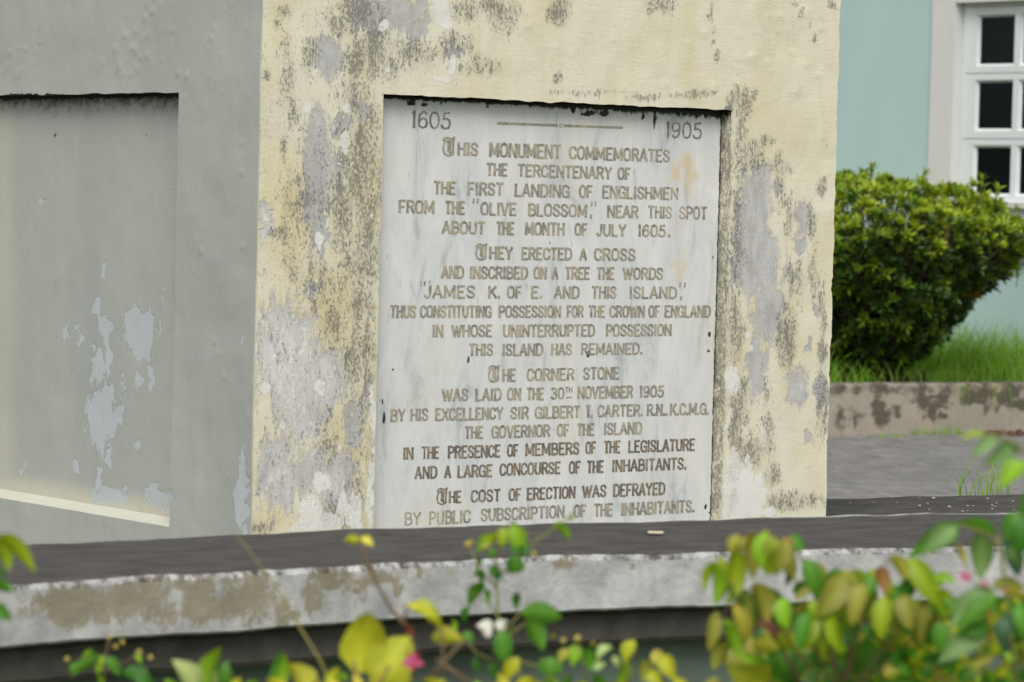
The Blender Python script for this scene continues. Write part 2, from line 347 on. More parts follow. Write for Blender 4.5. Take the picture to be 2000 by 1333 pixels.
MOULD_B = [(605,110,15,28),(663,48,22,18),(700,25,40,28,.95),(695,125,24,38),(730,90,28,60),(805,100,44,22),(890,90,30,24),(935,130,36,20,.85),(905,20,26,20),(985,28,28,32),(955,12,16,14),(1085,30,12,22),
 (558,22,14,12,.8),(540,48,10,8,.7),(700,300,38,110,.98),(573,215,9,28),(523,150,7,9),(553,290,5,24),(665,410,22,80),(725,440,22,100),(545,455,17,13),(650,630,17,50),(705,595,26,40),(683,510,8,20),(578,543,9,13),
 (725,920,10,70,.9),(655,1005,28,36,.9),(505,1030,20,12),(715,700,22,60,.85),(700,520,40,70,.75),(560,180,20,80,.6),(600,400,60,160,.55),(1095,25,19,26),(1257,193,24,7),(1290,8,22,14),(1272,22,8,7),(1390,30,5,18),(1392,60,4,8),(1402,107,6,8),(1395,85,5,6),
 (1549,8,8,6),(1565,25,6,10),(1580,48,4,9),(1590,70,3,9),(1090,155,8,9),(1445,200,20,28),(1473,183,6,12),(1447,290,12,60),(1472,308,18,28,.95),(1497,275,11,11),(1520,320,7,20),(1605,368,10,20),(1540,420,8,40,.9),(1587,440,10,38,.9),
 (1435,640,16,70,.98),(1535,655,17,55),(1545,540,8,34),(1608,685,9,20),(1605,790,11,60),(1510,925,13,22),(1540,980,28,17),(1460,880,30,34,.85),(1440,800,18,60,.9),(1525,370,10,40,.85),(1440,480,12,80,.9),(1590,540,8,60,.7),(1608,600,7,60,.75),(1500,770,10,40,.7),(1590,980,30,14,.7),(1442,380,9,140,.85),(1440,560,8,120,.8),(1432,880,9,120,.9),(1500,830,20,60,.6),(1530,330,30,16,.6),(1560,540,14,60,.6),(690,40,60,30,.8),(760,120,50,40,.75),(690,200,30,50,.85),(560,90,14,40,.6),(690,690,30,60,.8),(640,560,60,50,.7),(590,520,40,40,.65),(640,860,20,60,.7),(700,960,30,40,.8),
 (1350,185,60,8,.75),(1150,182,80,6,.65),(1625,10,6,8)]
YEL_B = [(560,430,45,110),(640,600,60,80),(660,860,50,60),(540,1010,40,25)]
CR_BLACK = [(1432,222,10,10,.9)]
L_GREY = [(187,600,9,20),(203,635,12,30),(190,710,9,40),(209,690,6,48),(272,655,36,48),(255,620,14,20),(240,755,5,26),(268,745,6,26),(299,742,7,28),(200,815,32,66),(216,890,7,24),(154,655,5,24),(129,650,4,14),(203,525,6,24),(317,580,4,18),(239,560,3,22),
 (154,907,8,15),(215,965,38,17),(193,935,6,24),(310,975,27,20),(300,955,8,15),(49,915,4,12),(473,960,11,85),(270,865,6,14),(85,388,7,7),(475,660,3,15)]
L_DOTS = [(430,3,2,6),(434,10,2,6),(438,17,2,6),(443,24,2,5),(455,46,1.2,9,.9),(463,62,1.2,9,.9),(472,80,1.2,10,.85),(481,100,1.2,10,.85),(430,470,2,30,.62),(432,640,1.5,40,.55),(108,265,5,8),(285,263,5,8),(306,268,3,3),(88,391,5,3),(441,20,3,3),(236,262,2,2)]

# ------------------------------------------------------------------ monument
C0 = at(500, 640, 8.0); C0[2] = 0.0
DU = np.array([math.sin(YAW), math.cos(YAW), 0]); NU = np.array([math.cos(YAW), -math.sin(YAW), 0])      # cream face
DL = np.array([-math.cos(YAW), math.sin(YAW), 0]); NL = np.array([-math.sin(YAW), -math.cos(YAW), 0])    # grey face
UPZ = np.array([0, 0, 1.0])
SIDE, ZB, ZF, ZT = 1.80, 0.60, 2.26, 2.9
def uz(x, y, d, n, depth=0):
    P = on_plane(x, y, C0 - n * depth, n); return float((P - C0) @ d), float(P[2])
SIDE = uz(1628, 500, DU, NU)[0]
root = empty('monument', C0 + (DU + DL) * 0.9, 'square stone monument pedestal, flaking cream face with inscribed marble plaque and grey-green side', 'monument')

def lines(a, b, cuts, st):
    ks = sorted(set([a, b] + [c for c in cuts if a < c < b])); out = []
    for p, q in zip(ks[:-1], ks[1:]):
        n = max(1, int(round((q - p) / st))); out += [p + (q - p) * i / n for i in range(n)]
    return np.array(out + [ks[-1]])
def wob(P, amp=0.0016):                        # shared surface unevenness so that neighbouring faces stay welded
    return (fbm(P, 7, 3, 3) - 0.5)[:, None] * amp * 4
def patch(mb, us, zs, d, n, mat, depth=0, skip=None, amp=0.0016, edge=None):
    U, Z = np.meshgrid(us, zs); P = C0 + U.ravel()[:, None] * d + Z.ravel()[:, None] * UPZ - n * depth
    o = wob(P, amp) * n
    if edge is not None: o = o + edge(U.ravel(), Z.ravel(), P)
    k0 = (np.abs(U.ravel()) < 1e-6)[:, None] & (amp > 0)
    o = np.where(k0, wob(P, .0016) * NU + wob(P, .002) * NL, o)
    P = P + o; w = len(us); F = []
    for j in range(len(zs) - 1):
        for i in range(w - 1):
            if skip and skip((us[i] + us[i + 1]) / 2, (zs[j] + zs[j + 1]) / 2): continue
            F.append((j * w + i, j * w + i + 1, (j + 1) * w + i + 1, (j + 1) * w + i))
    if np.dot(np.cross(d, UPZ), n) < 0: F = [f[::-1] for f in F]
    mb.add(P, F, mat)

R0u, RTz = uz(749, 184, DU, NU); R1u, RTz2 = uz(1428, 216, DU, NU); RTz = (RTz + RTz2) / 2; RBz = 0.74; RD = 0.038
L0u, LTz = uz(350, 181, DL, NL); L1u = SIDE - L0u; _, LBz = uz(333, 1030, DL, NL); LD = 0.040
print('side', SIDE, 'recess', R0u, R1u, RTz, 'left', L0u, L1u, LTz, LBz)
body = MB(); ST = 0.0065
def edge_r(u, z, P):                            # ragged arrises
    k = (np.abs(u - SIDE) < 1e-6) * 1.0
    e = -(fbm(P, 16, 4, 9) - 0.4) * 0.014 - np.clip(fbm(P, 45, 2, 19) - 0.62, 0, 1) * 0.02
    o = (k * e)[:, None] * DU
    k2 = ((np.abs(u - R1u) < 1e-6) & (z > RBz - 1e-6) & (z < RTz + 1e-6)) * 1.0
    o = o + (k2 * (fbm(P, 30, 3, 21) - 0.5) * 0.010)[:, None] * DU
    k3 = ((np.abs(z - RTz) < 1e-6) & (u > R0u - 1e-6) & (u < R1u + 1e-6)) * 1.0
    return o + (k3 * (fbm(P, 26, 3, 23) - 0.5) * 0.008)[:, None] * UPZ
us = lines(0, SIDE, [R0u, R1u], ST); zs = lines(ZB, ZF, [RBz, RTz], ST)
patch(body, us, zs, DU, NU, 0, 0, lambda u, z: R0u < u < R1u and RBz < z < RTz, 0.0016, edge_r)
n_front = body.n
def strip(mb, A, d, length, inward, depth, mat, flip, nd=7, st=ST, rough=0.0, cuts=None):
    """a reveal: starts on the face edge A (array of face-edge points already displaced) and runs inward"""
    V = []; m = len(A)
    for k in range(nd + 1): V.append(A + inward * depth * k / nd + ((fbm(A + inward * k * .02, 40, 3, 31) - .5)[:, None] * rough * d if 0 < k < nd else 0))
    F = [(k * m + i, k * m + i + 1, (k + 1) * m + i + 1, (k + 1) * m + i) for k in range(nd) for i in range(m - 1)]
    if flip: F = [f[::-1] for f in F]
    mb.add(np.concatenate(V), F, mat)
def face_pts(d, n, U, Z, amp=0.0016, edge=None):
    P = C0 + np.asarray(U)[:, None] * d + np.asarray(Z)[:, None] * UPZ; o = wob(P, amp) * n
    if edge is not None: o = o + edge(np.asarray(U), np.asarray(Z), P)
    return P + o
zr = zs[(zs > RBz - 1e-9) & (zs < RTz + 1e-9)]; ur = us[(us > R0u - 1e-9) & (us < R1u + 1e-9)]
n0 = body.n
strip(body, face_pts(DU, NU, [R1u] * len(zr), zr, edge=edge_r), DU, 0, -NU, RD + .01, 0, True, rough=0.012)
n1 = body.n
strip(body, face_pts(DU, NU, ur, [RTz] * len(ur), edge=edge_r), UPZ, 0, -NU, RD + .01, 0, True, rough=0.006)
n2 = body.n
strip(body, face_pts(DU, NU, [R0u] * len(zr), zr, edge=edge_r), DU, 0, -NU, RD + .01, 0, False)
strip(body, face_pts(DU, NU, ur, [RBz] * len(ur), edge=edge_r), UPZ, 0, -NU, RD + .01, 0, False)
# grey face
n3 = body.n
ul = lines(0, SIDE, [L0u, L1u], ST * 1.2); zl = lines(ZB, ZF, [LBz, LTz], ST * 1.2)
def edge_l(u, z, P):
    k3 = ((np.abs(z - LTz) < 1e-6) & (u > L0u - 1e-6) & (u < L1u + 1e-6)) * 1.0
    k2 = ((np.abs(u - L0u) < 1e-6) & (z > LBz - 1e-6) & (z < LTz + 1e-6)) * 1.0
    return (k3 * (fbm(P, 24, 3, 25) - 0.5) * 0.007)[:, None] * UPZ + (k2 * (fbm(P, 18, 3, 27) - 0.5) * 0.007)[:, None] * DL
AL = 0.002
patch(body, ul, zl, DL, NL, 1, 0, lambda u, z: L0u < u < L1u and LBz < z < LTz, AL, edge_l)
zq = zl[(zl > LBz - 1e-9) & (zl < LTz + 1e-9)]; uq = ul[(ul > L0u - 1e-9) & (ul < L1u + 1e-9)]
strip(body, face_pts(DL, NL, [L0u] * len(zq), zq, AL, edge_l), DL, 0, -NL, LD + .004, 1, True)
strip(body, face_pts(DL, NL, [L1u] * len(zq), zq, AL, edge_l), DL, 0, -NL, LD + .004, 1, False)
n4 = body.n
strip(body, face_pts(DL, NL, uq, [LTz] * len(uq), AL, edge_l), UPZ, 0, -NL, LD + .004, 1, False)
n5 = body.n
strip(body, face_pts(DL, NL, uq, [LBz] * len(uq), AL, edge_l), UPZ, 0, -NL + UPZ * 0.40, LD + .004, 1, True)
n6 = body.n
patch(body, lines(L0u, L1u, [], ST * 1.2), lines(LBz, LTz, [], ST * 1.2), DL, NL, 1, LD, None, 0.0012)
n7 = body.n
# plain remaining sides, top, the upper part above the picture
for d, n, mt in ((DU, NU, 0), (DL, NL, 1)):
    patch(body, lines(0, SIDE, [], .1), np.array([ZF, ZT]), d, n, mt, 0, None, 0)
    patch(body, lines(0, SIDE, [], .1), np.array([0, ZB]), d, n, mt, 0, None, 0)
def plain(a, b, zs_, mt, edge=None):
    P = []
    for z in zs_: P += [a + UPZ * z, b + UPZ * z]
    P = np.array(P); 
    if edge is not None: P[0::2] += edge(np.full(len(zs_), SIDE), np.asarray(zs_), C0 + DU * SIDE + np.asarray(zs_)[:, None] * UPZ)
    body.add(P, [(2 * i, 2 * i + 1, 2 * i + 3, 2 * i + 2) for i in range(len(zs_) - 1)], mt)
PR = C0 + DU * SIDE; PBk = PR + DL * SIDE; PL_ = C0 + DL * SIDE
plain(PR, PBk, [0] + list(zs) + [ZT], 0, edge_r); plain(PBk, PL_, [0, ZT], 0)
body.add([C0 + UPZ * ZT, PR + UPZ * ZT, PBk + UPZ * ZT, PL_ + UPZ * ZT], [(0, 1, 2, 3)], 0)
P = np.concatenate(body.v); X, Y = px(P); N = len(P)
cr = np.zeros(N, bool); cr[:n_front] = True
A = {k: np.zeros(N) for k in ('grey', 'pale', 'white', 'mould', 'yellow', 'black')}
A['grey'][:n_front] = field(X[:n_front], Y[:n_front], GREY_B); A['pale'][:n_front] = np.clip(field(X[:n_front], Y[:n_front], PALE_B) * 2 - .6, 0, 1)
A['white'][:n_front] = field(X[:n_front], Y[:n_front], WHITE_B, .5, .6); A['mould'][:n_front] = field(X[:n_front], Y[:n_front], MOULD_B, .5, .55) * 0.98
left_strip = np.clip((760 - X) / 240, 0, 1); right_edge = np.clip((X - 1400) / 200, 0, 1)
A['mould'][:n_front] = np.maximum(A['mould'][:n_front], (0.22 + .08 * np.clip((X - 640) / 60, 0, 1) + .05 * np.clip(Y / 500, 0, 1))[:n_front] * ((X < 752)[:n_front]))
A['mould'][:n_front] = np.maximum(np.where(A['mould'][:n_front] > .42, .42 + (A['mould'][:n_front] - .42) * .36, A['mould'][:n_front]), .10)
A['yellow'][:n_front] = np.clip(field(X[:n_front], Y[:n_front], YEL_B) * 1.6 - .3, 0, 1)
zz = P[:, 2]
uu = (P - C0) @ DU
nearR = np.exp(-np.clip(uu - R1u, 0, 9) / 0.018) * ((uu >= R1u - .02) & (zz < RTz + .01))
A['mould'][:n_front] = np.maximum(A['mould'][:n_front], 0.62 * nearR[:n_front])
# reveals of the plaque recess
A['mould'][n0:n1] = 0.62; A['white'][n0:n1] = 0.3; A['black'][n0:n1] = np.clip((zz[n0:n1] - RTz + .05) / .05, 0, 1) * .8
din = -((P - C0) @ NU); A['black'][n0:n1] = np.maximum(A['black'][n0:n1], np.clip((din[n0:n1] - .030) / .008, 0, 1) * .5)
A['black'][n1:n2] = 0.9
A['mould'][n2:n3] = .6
lo, hi = n3, n7
A['grey'][lo:hi] = field(X[lo:hi], Y[lo:hi], L_GREY)
dots = field(X[lo:hi], Y[lo:hi], L_DOTS, .5, .15); A['black'][lo:hi] = dots * .62
topd = (LTz - zz)
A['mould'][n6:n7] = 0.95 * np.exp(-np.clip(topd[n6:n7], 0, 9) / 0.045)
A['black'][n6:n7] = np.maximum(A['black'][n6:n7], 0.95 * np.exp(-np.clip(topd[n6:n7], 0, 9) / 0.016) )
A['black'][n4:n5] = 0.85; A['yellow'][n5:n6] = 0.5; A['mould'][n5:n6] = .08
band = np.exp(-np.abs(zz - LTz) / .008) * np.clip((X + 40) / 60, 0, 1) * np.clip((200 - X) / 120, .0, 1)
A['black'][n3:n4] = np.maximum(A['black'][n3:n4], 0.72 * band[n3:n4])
A['yellow'][n6:n7] = np.maximum(np.clip((40 - X[n6:n7]) / 60, 0, .45), np.clip(1 - (zz[n6:n7] - LBz - .02) / .05, 0, .7))
A['yellow'][n3:n4] = 0.3 * np.clip((LBz - zz[n3:n4]) / .02, 0, 1) * 0
# thin cream line where the cream coat laps the corner
ul_ = (P - C0) @ DL
A['yellow'][n3:n4] = np.maximum(A['yellow'][n3:n4], (ul_[n3:n4] < 0.006) * 1.4)
# blisters on the grey coat: real relief
bl = np.zeros(N); rb = np.random.default_rng(5)
V = P
allb = [(rb.uniform(240, 350), rb.uniform(5, 70)) for _ in range(14)] + [(rb.uniform(0, 90), rb.uniform(80, 150)) for _ in range(16)] + [(rb.uniform(190, 300), rb.uniform(60, 150)) for _ in range(14)] + [(rb.uniform(360, 490), rb.uniform(0, 1000)) for _ in range(24)] + [(rb.uniform(150, 480), rb.uniform(0, 160)) for _ in range(10)]
for bx, by in allb:
    r = rb.uniform(2.2, 4.2); dd = ((X - bx) / r) ** 2 + ((Y - by) / r) ** 2; bl[lo:hi] = np.maximum(bl[lo:hi], np.exp(-dd[lo:hi]) * rb.uniform(.0018, .004))
rc = [(rb.uniform(1380, 1620), rb.uniform(20, 180)) for _ in range(22)] + [(rb.uniform(1000, 1380), rb.uniform(20, 170)) for _ in range(10)]
for bx, by in rc:
    r = rb.uniform(4, 9); dd = ((X - bx) / r) ** 2 + ((Y - by) / r) ** 2; bl[:n_front] = np.maximum(bl[:n_front], np.exp(-dd[:n_front]) * rb.uniform(.001, .002))
P2 = P + bl[:, None] * np.where(np.arange(N)[:, None] < n_front, NU, NL)
body.v = [P2]
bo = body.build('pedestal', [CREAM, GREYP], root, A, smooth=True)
cap = MB()
for k, (o_, z0, z1) in enumerate(((0.05, ZT + .002, ZT + .12), (0.12, ZT + .122, ZT + .26), (-0.25, ZT + .262, ZT + .6))):
    a = C0 - (DU + DL) * o_; cap.box(a + UPZ * z0, DU * (SIDE + 2 * o_), DL * (SIDE + 2 * o_), UPZ * (z1 - z0))
cap.build('cornice', [CREAM], root, {'mould': np.full(24, .3)})

# plaque
pq = MB(); PD = 0.033
up_ = lines(R0u + .0, R1u - 0.003, [], .006); zp = lines(RBz, RTz - .002, [], .006)
U, Z = np.meshgrid(up_, zp); PP = C0 + U.ravel()[:, None] * DU + Z.ravel()[:, None] * UPZ - NU * PD
PP = PP + ((fbm(PP, 5, 2, 41) - .5) * .0012)[:, None] * NU
w = len(up_); pq.add(PP, [(j * w + i, j * w + i + 1, (j + 1) * w + i + 1, (j + 1) * w + i) for j in range(len(zp) - 1) for i in range(w - 1)])
X, Y = px(PP); T = RTz - PP[:, 2]
PM = [(1278,232,3.2,18),(1120,214,4,8),(1150,222,14,5),(1180,222,10,6),(805,202,10,4),(828,204,6,4),(862,203,3,3),(952,208,3,3),(1360,226,3,9),(1255,228,2,7),(1328,215,20,4),(1405,225,14,5),
      (749,815,3,14),(746,785,2,6),(1416,290,2,2),(1393,503,2,4),(1386,655,2,6),(1384,685,4,4,.8),(1366,625,2,2),(1378,990,2.5,5),(1386,1000,2,2),(1391,974,2,5),(1149,693,3,6),(820,370,2,3),(1030,289,2,2),(1074,477,2,2),(916,705,4,14,.66),(838,553,4,6,.7),(825,556,3,5,.66),(768,725,3,4,.7)]
mould = field(X, Y, PM, .45, .2)
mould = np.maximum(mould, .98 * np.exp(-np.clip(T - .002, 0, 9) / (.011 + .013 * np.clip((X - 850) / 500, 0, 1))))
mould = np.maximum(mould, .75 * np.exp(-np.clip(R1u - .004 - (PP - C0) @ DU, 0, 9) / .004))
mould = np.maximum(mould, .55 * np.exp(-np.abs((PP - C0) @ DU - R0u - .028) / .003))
stain = field(X, Y, [(1320,335,10,26),(1348,330,14,34,1),(1362,352,16,16,.9),(1340,360,30,60,.7),(1330,420,24,60,.55),(1322,520,12,34,.75),(1300,580,20,40,.5),(1330,450,26,40,.5),(1250,945,40,20,.6),(1280,975,36,16,.6),(800,790,30,40,.45),(770,880,16,30,.45),(880,350,60,40,.35)], .5)
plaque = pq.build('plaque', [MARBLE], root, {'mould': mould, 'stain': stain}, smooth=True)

# ---- lettering
def arc(pts): return pts
GL = {
 'A': (.88, [[(0,0),(.5,1)],[(.5,1),(1,0)],[(.2,.32),(.8,.32)]]),
 'B': (.82, [[(0.08,0),(.08,1)],[(.08,1),(.6,1),(.92,.88),(.92,.66),(.62,.53),(.08,.53)],[(.62,.53),(1,.42),(1,.14),(.65,0),(.08,0)]]),
 'C': (.8, [[(1,.74),(.92,.9),(.55,1),(.18,.92),(.03,.7),(.03,.3),(.18,.08),(.55,0),(.92,.1),(1,.26)]]),
 'D': (.86, [[(.08,0),(.08,1)],[(.08,1),(.55,1),(.9,.86),(1,.64),(1,.36),(.9,.14),(.55,0),(.08,0)]]),
 'E': (.74, [[(.08,0),(.08,1)],[(.08,1),(1,1)],[(.08,0),(1,0)],[(.08,.52),(.8,.52)]]),
 'F': (.7, [[(.08,0),(.08,1)],[(.08,1),(1,1)],[(.08,.5),(.8,.5)]]),
 'G': (.86, [[(1,.74),(.92,.9),(.55,1),(.18,.92),(.03,.7),(.03,.3),(.18,.08),(.55,0),(.9,.1),(.98,.2)],[(.98,0),(.98,.45)],[(.98,.45),(.6,.45)]]),
 'H': (.88, [[(.06,0),(.06,1)],[(.94,0),(.94,1)],[(.06,.52),(.94,.52)]]),
 'I': (.22, [[(.5,0),(.5,1)]]),
 'J': (.66, [[(.9,1),(.9,.25),(.72,.04),(.35,0),(.05,.18)]]),
 'K': (.86, [[(.08,0),(.08,1)],[(.1,.4),(.95,1)],[(.38,.6),(1,0)]]),
 'L': (.7, [[(.08,0),(.08,1)],[(.08,0),(1,0)]]),
 'M': (1.1, [[(.06,0),(.06,1)],[(.06,1),(.5,.2)],[(.5,.2),(.94,1)],[(.94,1),(.94,0)]]),
 'N': (.9, [[(.06,0),(.06,1)],[(.06,1),(.94,0)],[(.94,0),(.94,1)]]),
 'O': (.86, [[(.5,1),(.16,.92),(.03,.7),(.03,.3),(.16,.08),(.5,0),(.84,.08),(.97,.3),(.97,.7),(.84,.92),(.5,1)]]),
 'P': (.78, [[(.08,0),(.08,1)],[(.08,1),(.65,1),(1,.87),(1,.6),(.65,.46),(.08,.46)]]),
 'R': (.84, [[(.08,0),(.08,1)],[(.08,1),(.62,1),(.95,.87),(.95,.64),(.62,.5),(.08,.5)],[(.55,.5),(1,0)]]),
 'S': (.76, [[(.95,.76),(.85,.93),(.5,1),(.15,.93),(.04,.75),(.18,.6),(.8,.42),(.97,.25),(.86,.07),(.5,0),(.12,.08),(.02,.26)]]),
 'T': (.8, [[(.5,0),(.5,1)],[(0,1),(1,1)]]),
 'U': (.86, [[(.06,1),(.06,.28),(.2,.06),(.5,0),(.8,.06),(.94,.28),(.94,1)]]),
 'V': (.86, [[(0,1),(.5,0)],[(.5,0),(1,1)]]),
 'W': (1.25, [[(0,1),(.27,0)],[(.27,0),(.5,.9)],[(.5,.9),(.73,0)],[(.73,0),(1,1)]]),
 'X': (.86, [[(0,0),(1,1)],[(0,1),(1,0)]]),
 'Y': (.84, [[(.5,0),(.5,.48)],[(.5,.48),(0,1)],[(.5,.48),(1,1)]]),
 '1': (.3, [[(.6,0),(.6,1)],[(.6,1),(.2,.86)]]),
 '6': (.8, [[(.92,.86),(.7,.99),(.45,.98),(.15,.8),(.03,.45),(.1,.12),(.5,0),(.88,.1),(.97,.32),(.85,.54),(.5,.6),(.1,.42)]]),
 '0': (.8, [[(.5,1),(.16,.9),(.03,.65),(.03,.35),(.16,.1),(.5,0),(.84,.1),(.97,.35),(.97,.65),(.84,.9),(.5,1)]]),
 '5': (.78, [[(.92,1),(.25,.94)],[(.25,.94),(.2,.58)],[(.2,.58),(.55,.64),(.9,.52),(.97,.3),(.86,.08),(.45,0),(.08,.08),(.02,.2)]]),
 '9': (.8, [[(.08,.14),(.3,.01),(.55,.02),(.85,.2),(.97,.55),(.9,.88),(.5,1),(.12,.9),(.03,.68),(.15,.46),(.5,.4),(.9,.58)]]),
 '3': (.76, [[(.05,.85),(.2,.97),(.5,1),(.85,.93),(.92,.75),(.75,.57),(.4,.53)],[(.75,.5),(.97,.3),(.85,.07),(.5,0),(.15,.05),(.02,.18)]]),
 '.': (.16, [[(.5,0),(.5,.12)]]), ',': (.18, [[(.6,.12),(.3,-.14)]]),
 '~': (.9, [[(.02,.8),(.16,.96),(.42,.98),(.68,.9),(1,.99)],[(.42,.84),(.12,.72),(0,.42),(.1,.12),(.45,0),(.78,.07),(.92,.22)],[(.9,.88),(.86,.1)],[(.46,.74),(.46,.24)],[(.62,.82),(.62,.16)]]),
}
def stroke(mb, pts, wv, wh, z):
    """a cut stroke: thick when upright, thin when level, flared at its ends"""
    pts = [np.array(p) for p in pts]; m = len(pts); L = []; R = []
    for i, p in enumerate(pts):
        t = pts[min(i + 1, m - 1)] - pts[max(i - 1, 0)]; t = t / (np.linalg.norm(t) + 1e-9); nn = np.array([-t[1], t[0]])
        wd = wh + (wv - wh) * abs(t[1]) ** 1.3
        if i in (0, m - 1): 
            wd *= 1.22; p = p + t * (wh * .3) * (1 if i else -1)
        L.append(p + nn * wd / 2); R.append(p - nn * wd / 2)
    if m == 2:
        for q in (1,):
            mid = (pts[0] + pts[1]) / 2; t = (pts[1] - pts[0]); t = t / (np.linalg.norm(t) + 1e-9); nn = np.array([-t[1], t[0]]); wd = (wh + (wv - wh) * abs(t[1]) ** 1.3) * .94
            L.insert(1, mid + nn * wd / 2); R.insert(1, mid - nn * wd / 2)
    m = len(L); V = []
    for a, b in zip(L, R):
        for c in (a, b): V.append(C0 + DU * c[0] + UPZ * c[1] - NU * (PD - z))
    mb.add(V, [(2 * i, 2 * i + 1, 2 * i + 3, 2 * i + 2) for i in range(m - 1)])
def word(mbs, text, x0, x1, yt, yb, wk=1.0):
    yc = (yt + yb) / 2; xc = (x0 + x1) / 2
    u0, _ = uz(x0, yc, DU, NU, PD); u1, _ = uz(x1, yc, DU, NU, PD); _, z1 = uz(xc, yt, DU, NU, PD); _, z0 = uz(xc, yb, DU, NU, PD)
    H = z1 - z0; wv = H * 0.185 * wk; wh = H * 0.122 * wk
    u0 += wv * .45; u1 -= wv * .45; z0 += wh * .5; z1 -= wh * .5; Hh = z1 - z0
    ws = [GL[c][0] for c in text]; gap = 0.27
    tot = sum(ws) + gap * (len(text) - 1); sc = (u1 - u0) / tot; u = u0
    for c, w_ in zip(text, ws):
        k = 0
        for s_ in GL[c][1]:
            pts = [(u + p[0] * w_ * sc, z0 + p[1] * Hh) for p in s_]
            jig = random.uniform(0, 8) * 1e-5
            stroke(mbs[0], pts, wv * 1.22, wh * 1.3, .0003 + k * .00003 + jig * .3)
            stroke(mbs[1], pts, wv * .84, wh * .82, .0010 + k * .00003 + jig * .3); k += 1
        u += (w_ + gap) * sc
def quote(mbs, x0, x1, y0, y1):
    for f in (0.0, 0.62):
        xa = x0 + (x1 - x0) * f; a = uz(xa + (x1 - x0) * .2, y0, DU, NU, PD); b = uz(xa + (x1 - x0) * .12, y1, DU, NU, PD)
        for i, k in ((0, .005), (1, .003)): stroke(mbs[i], [a, b], k, k * .8, .0003 + i * .0008)
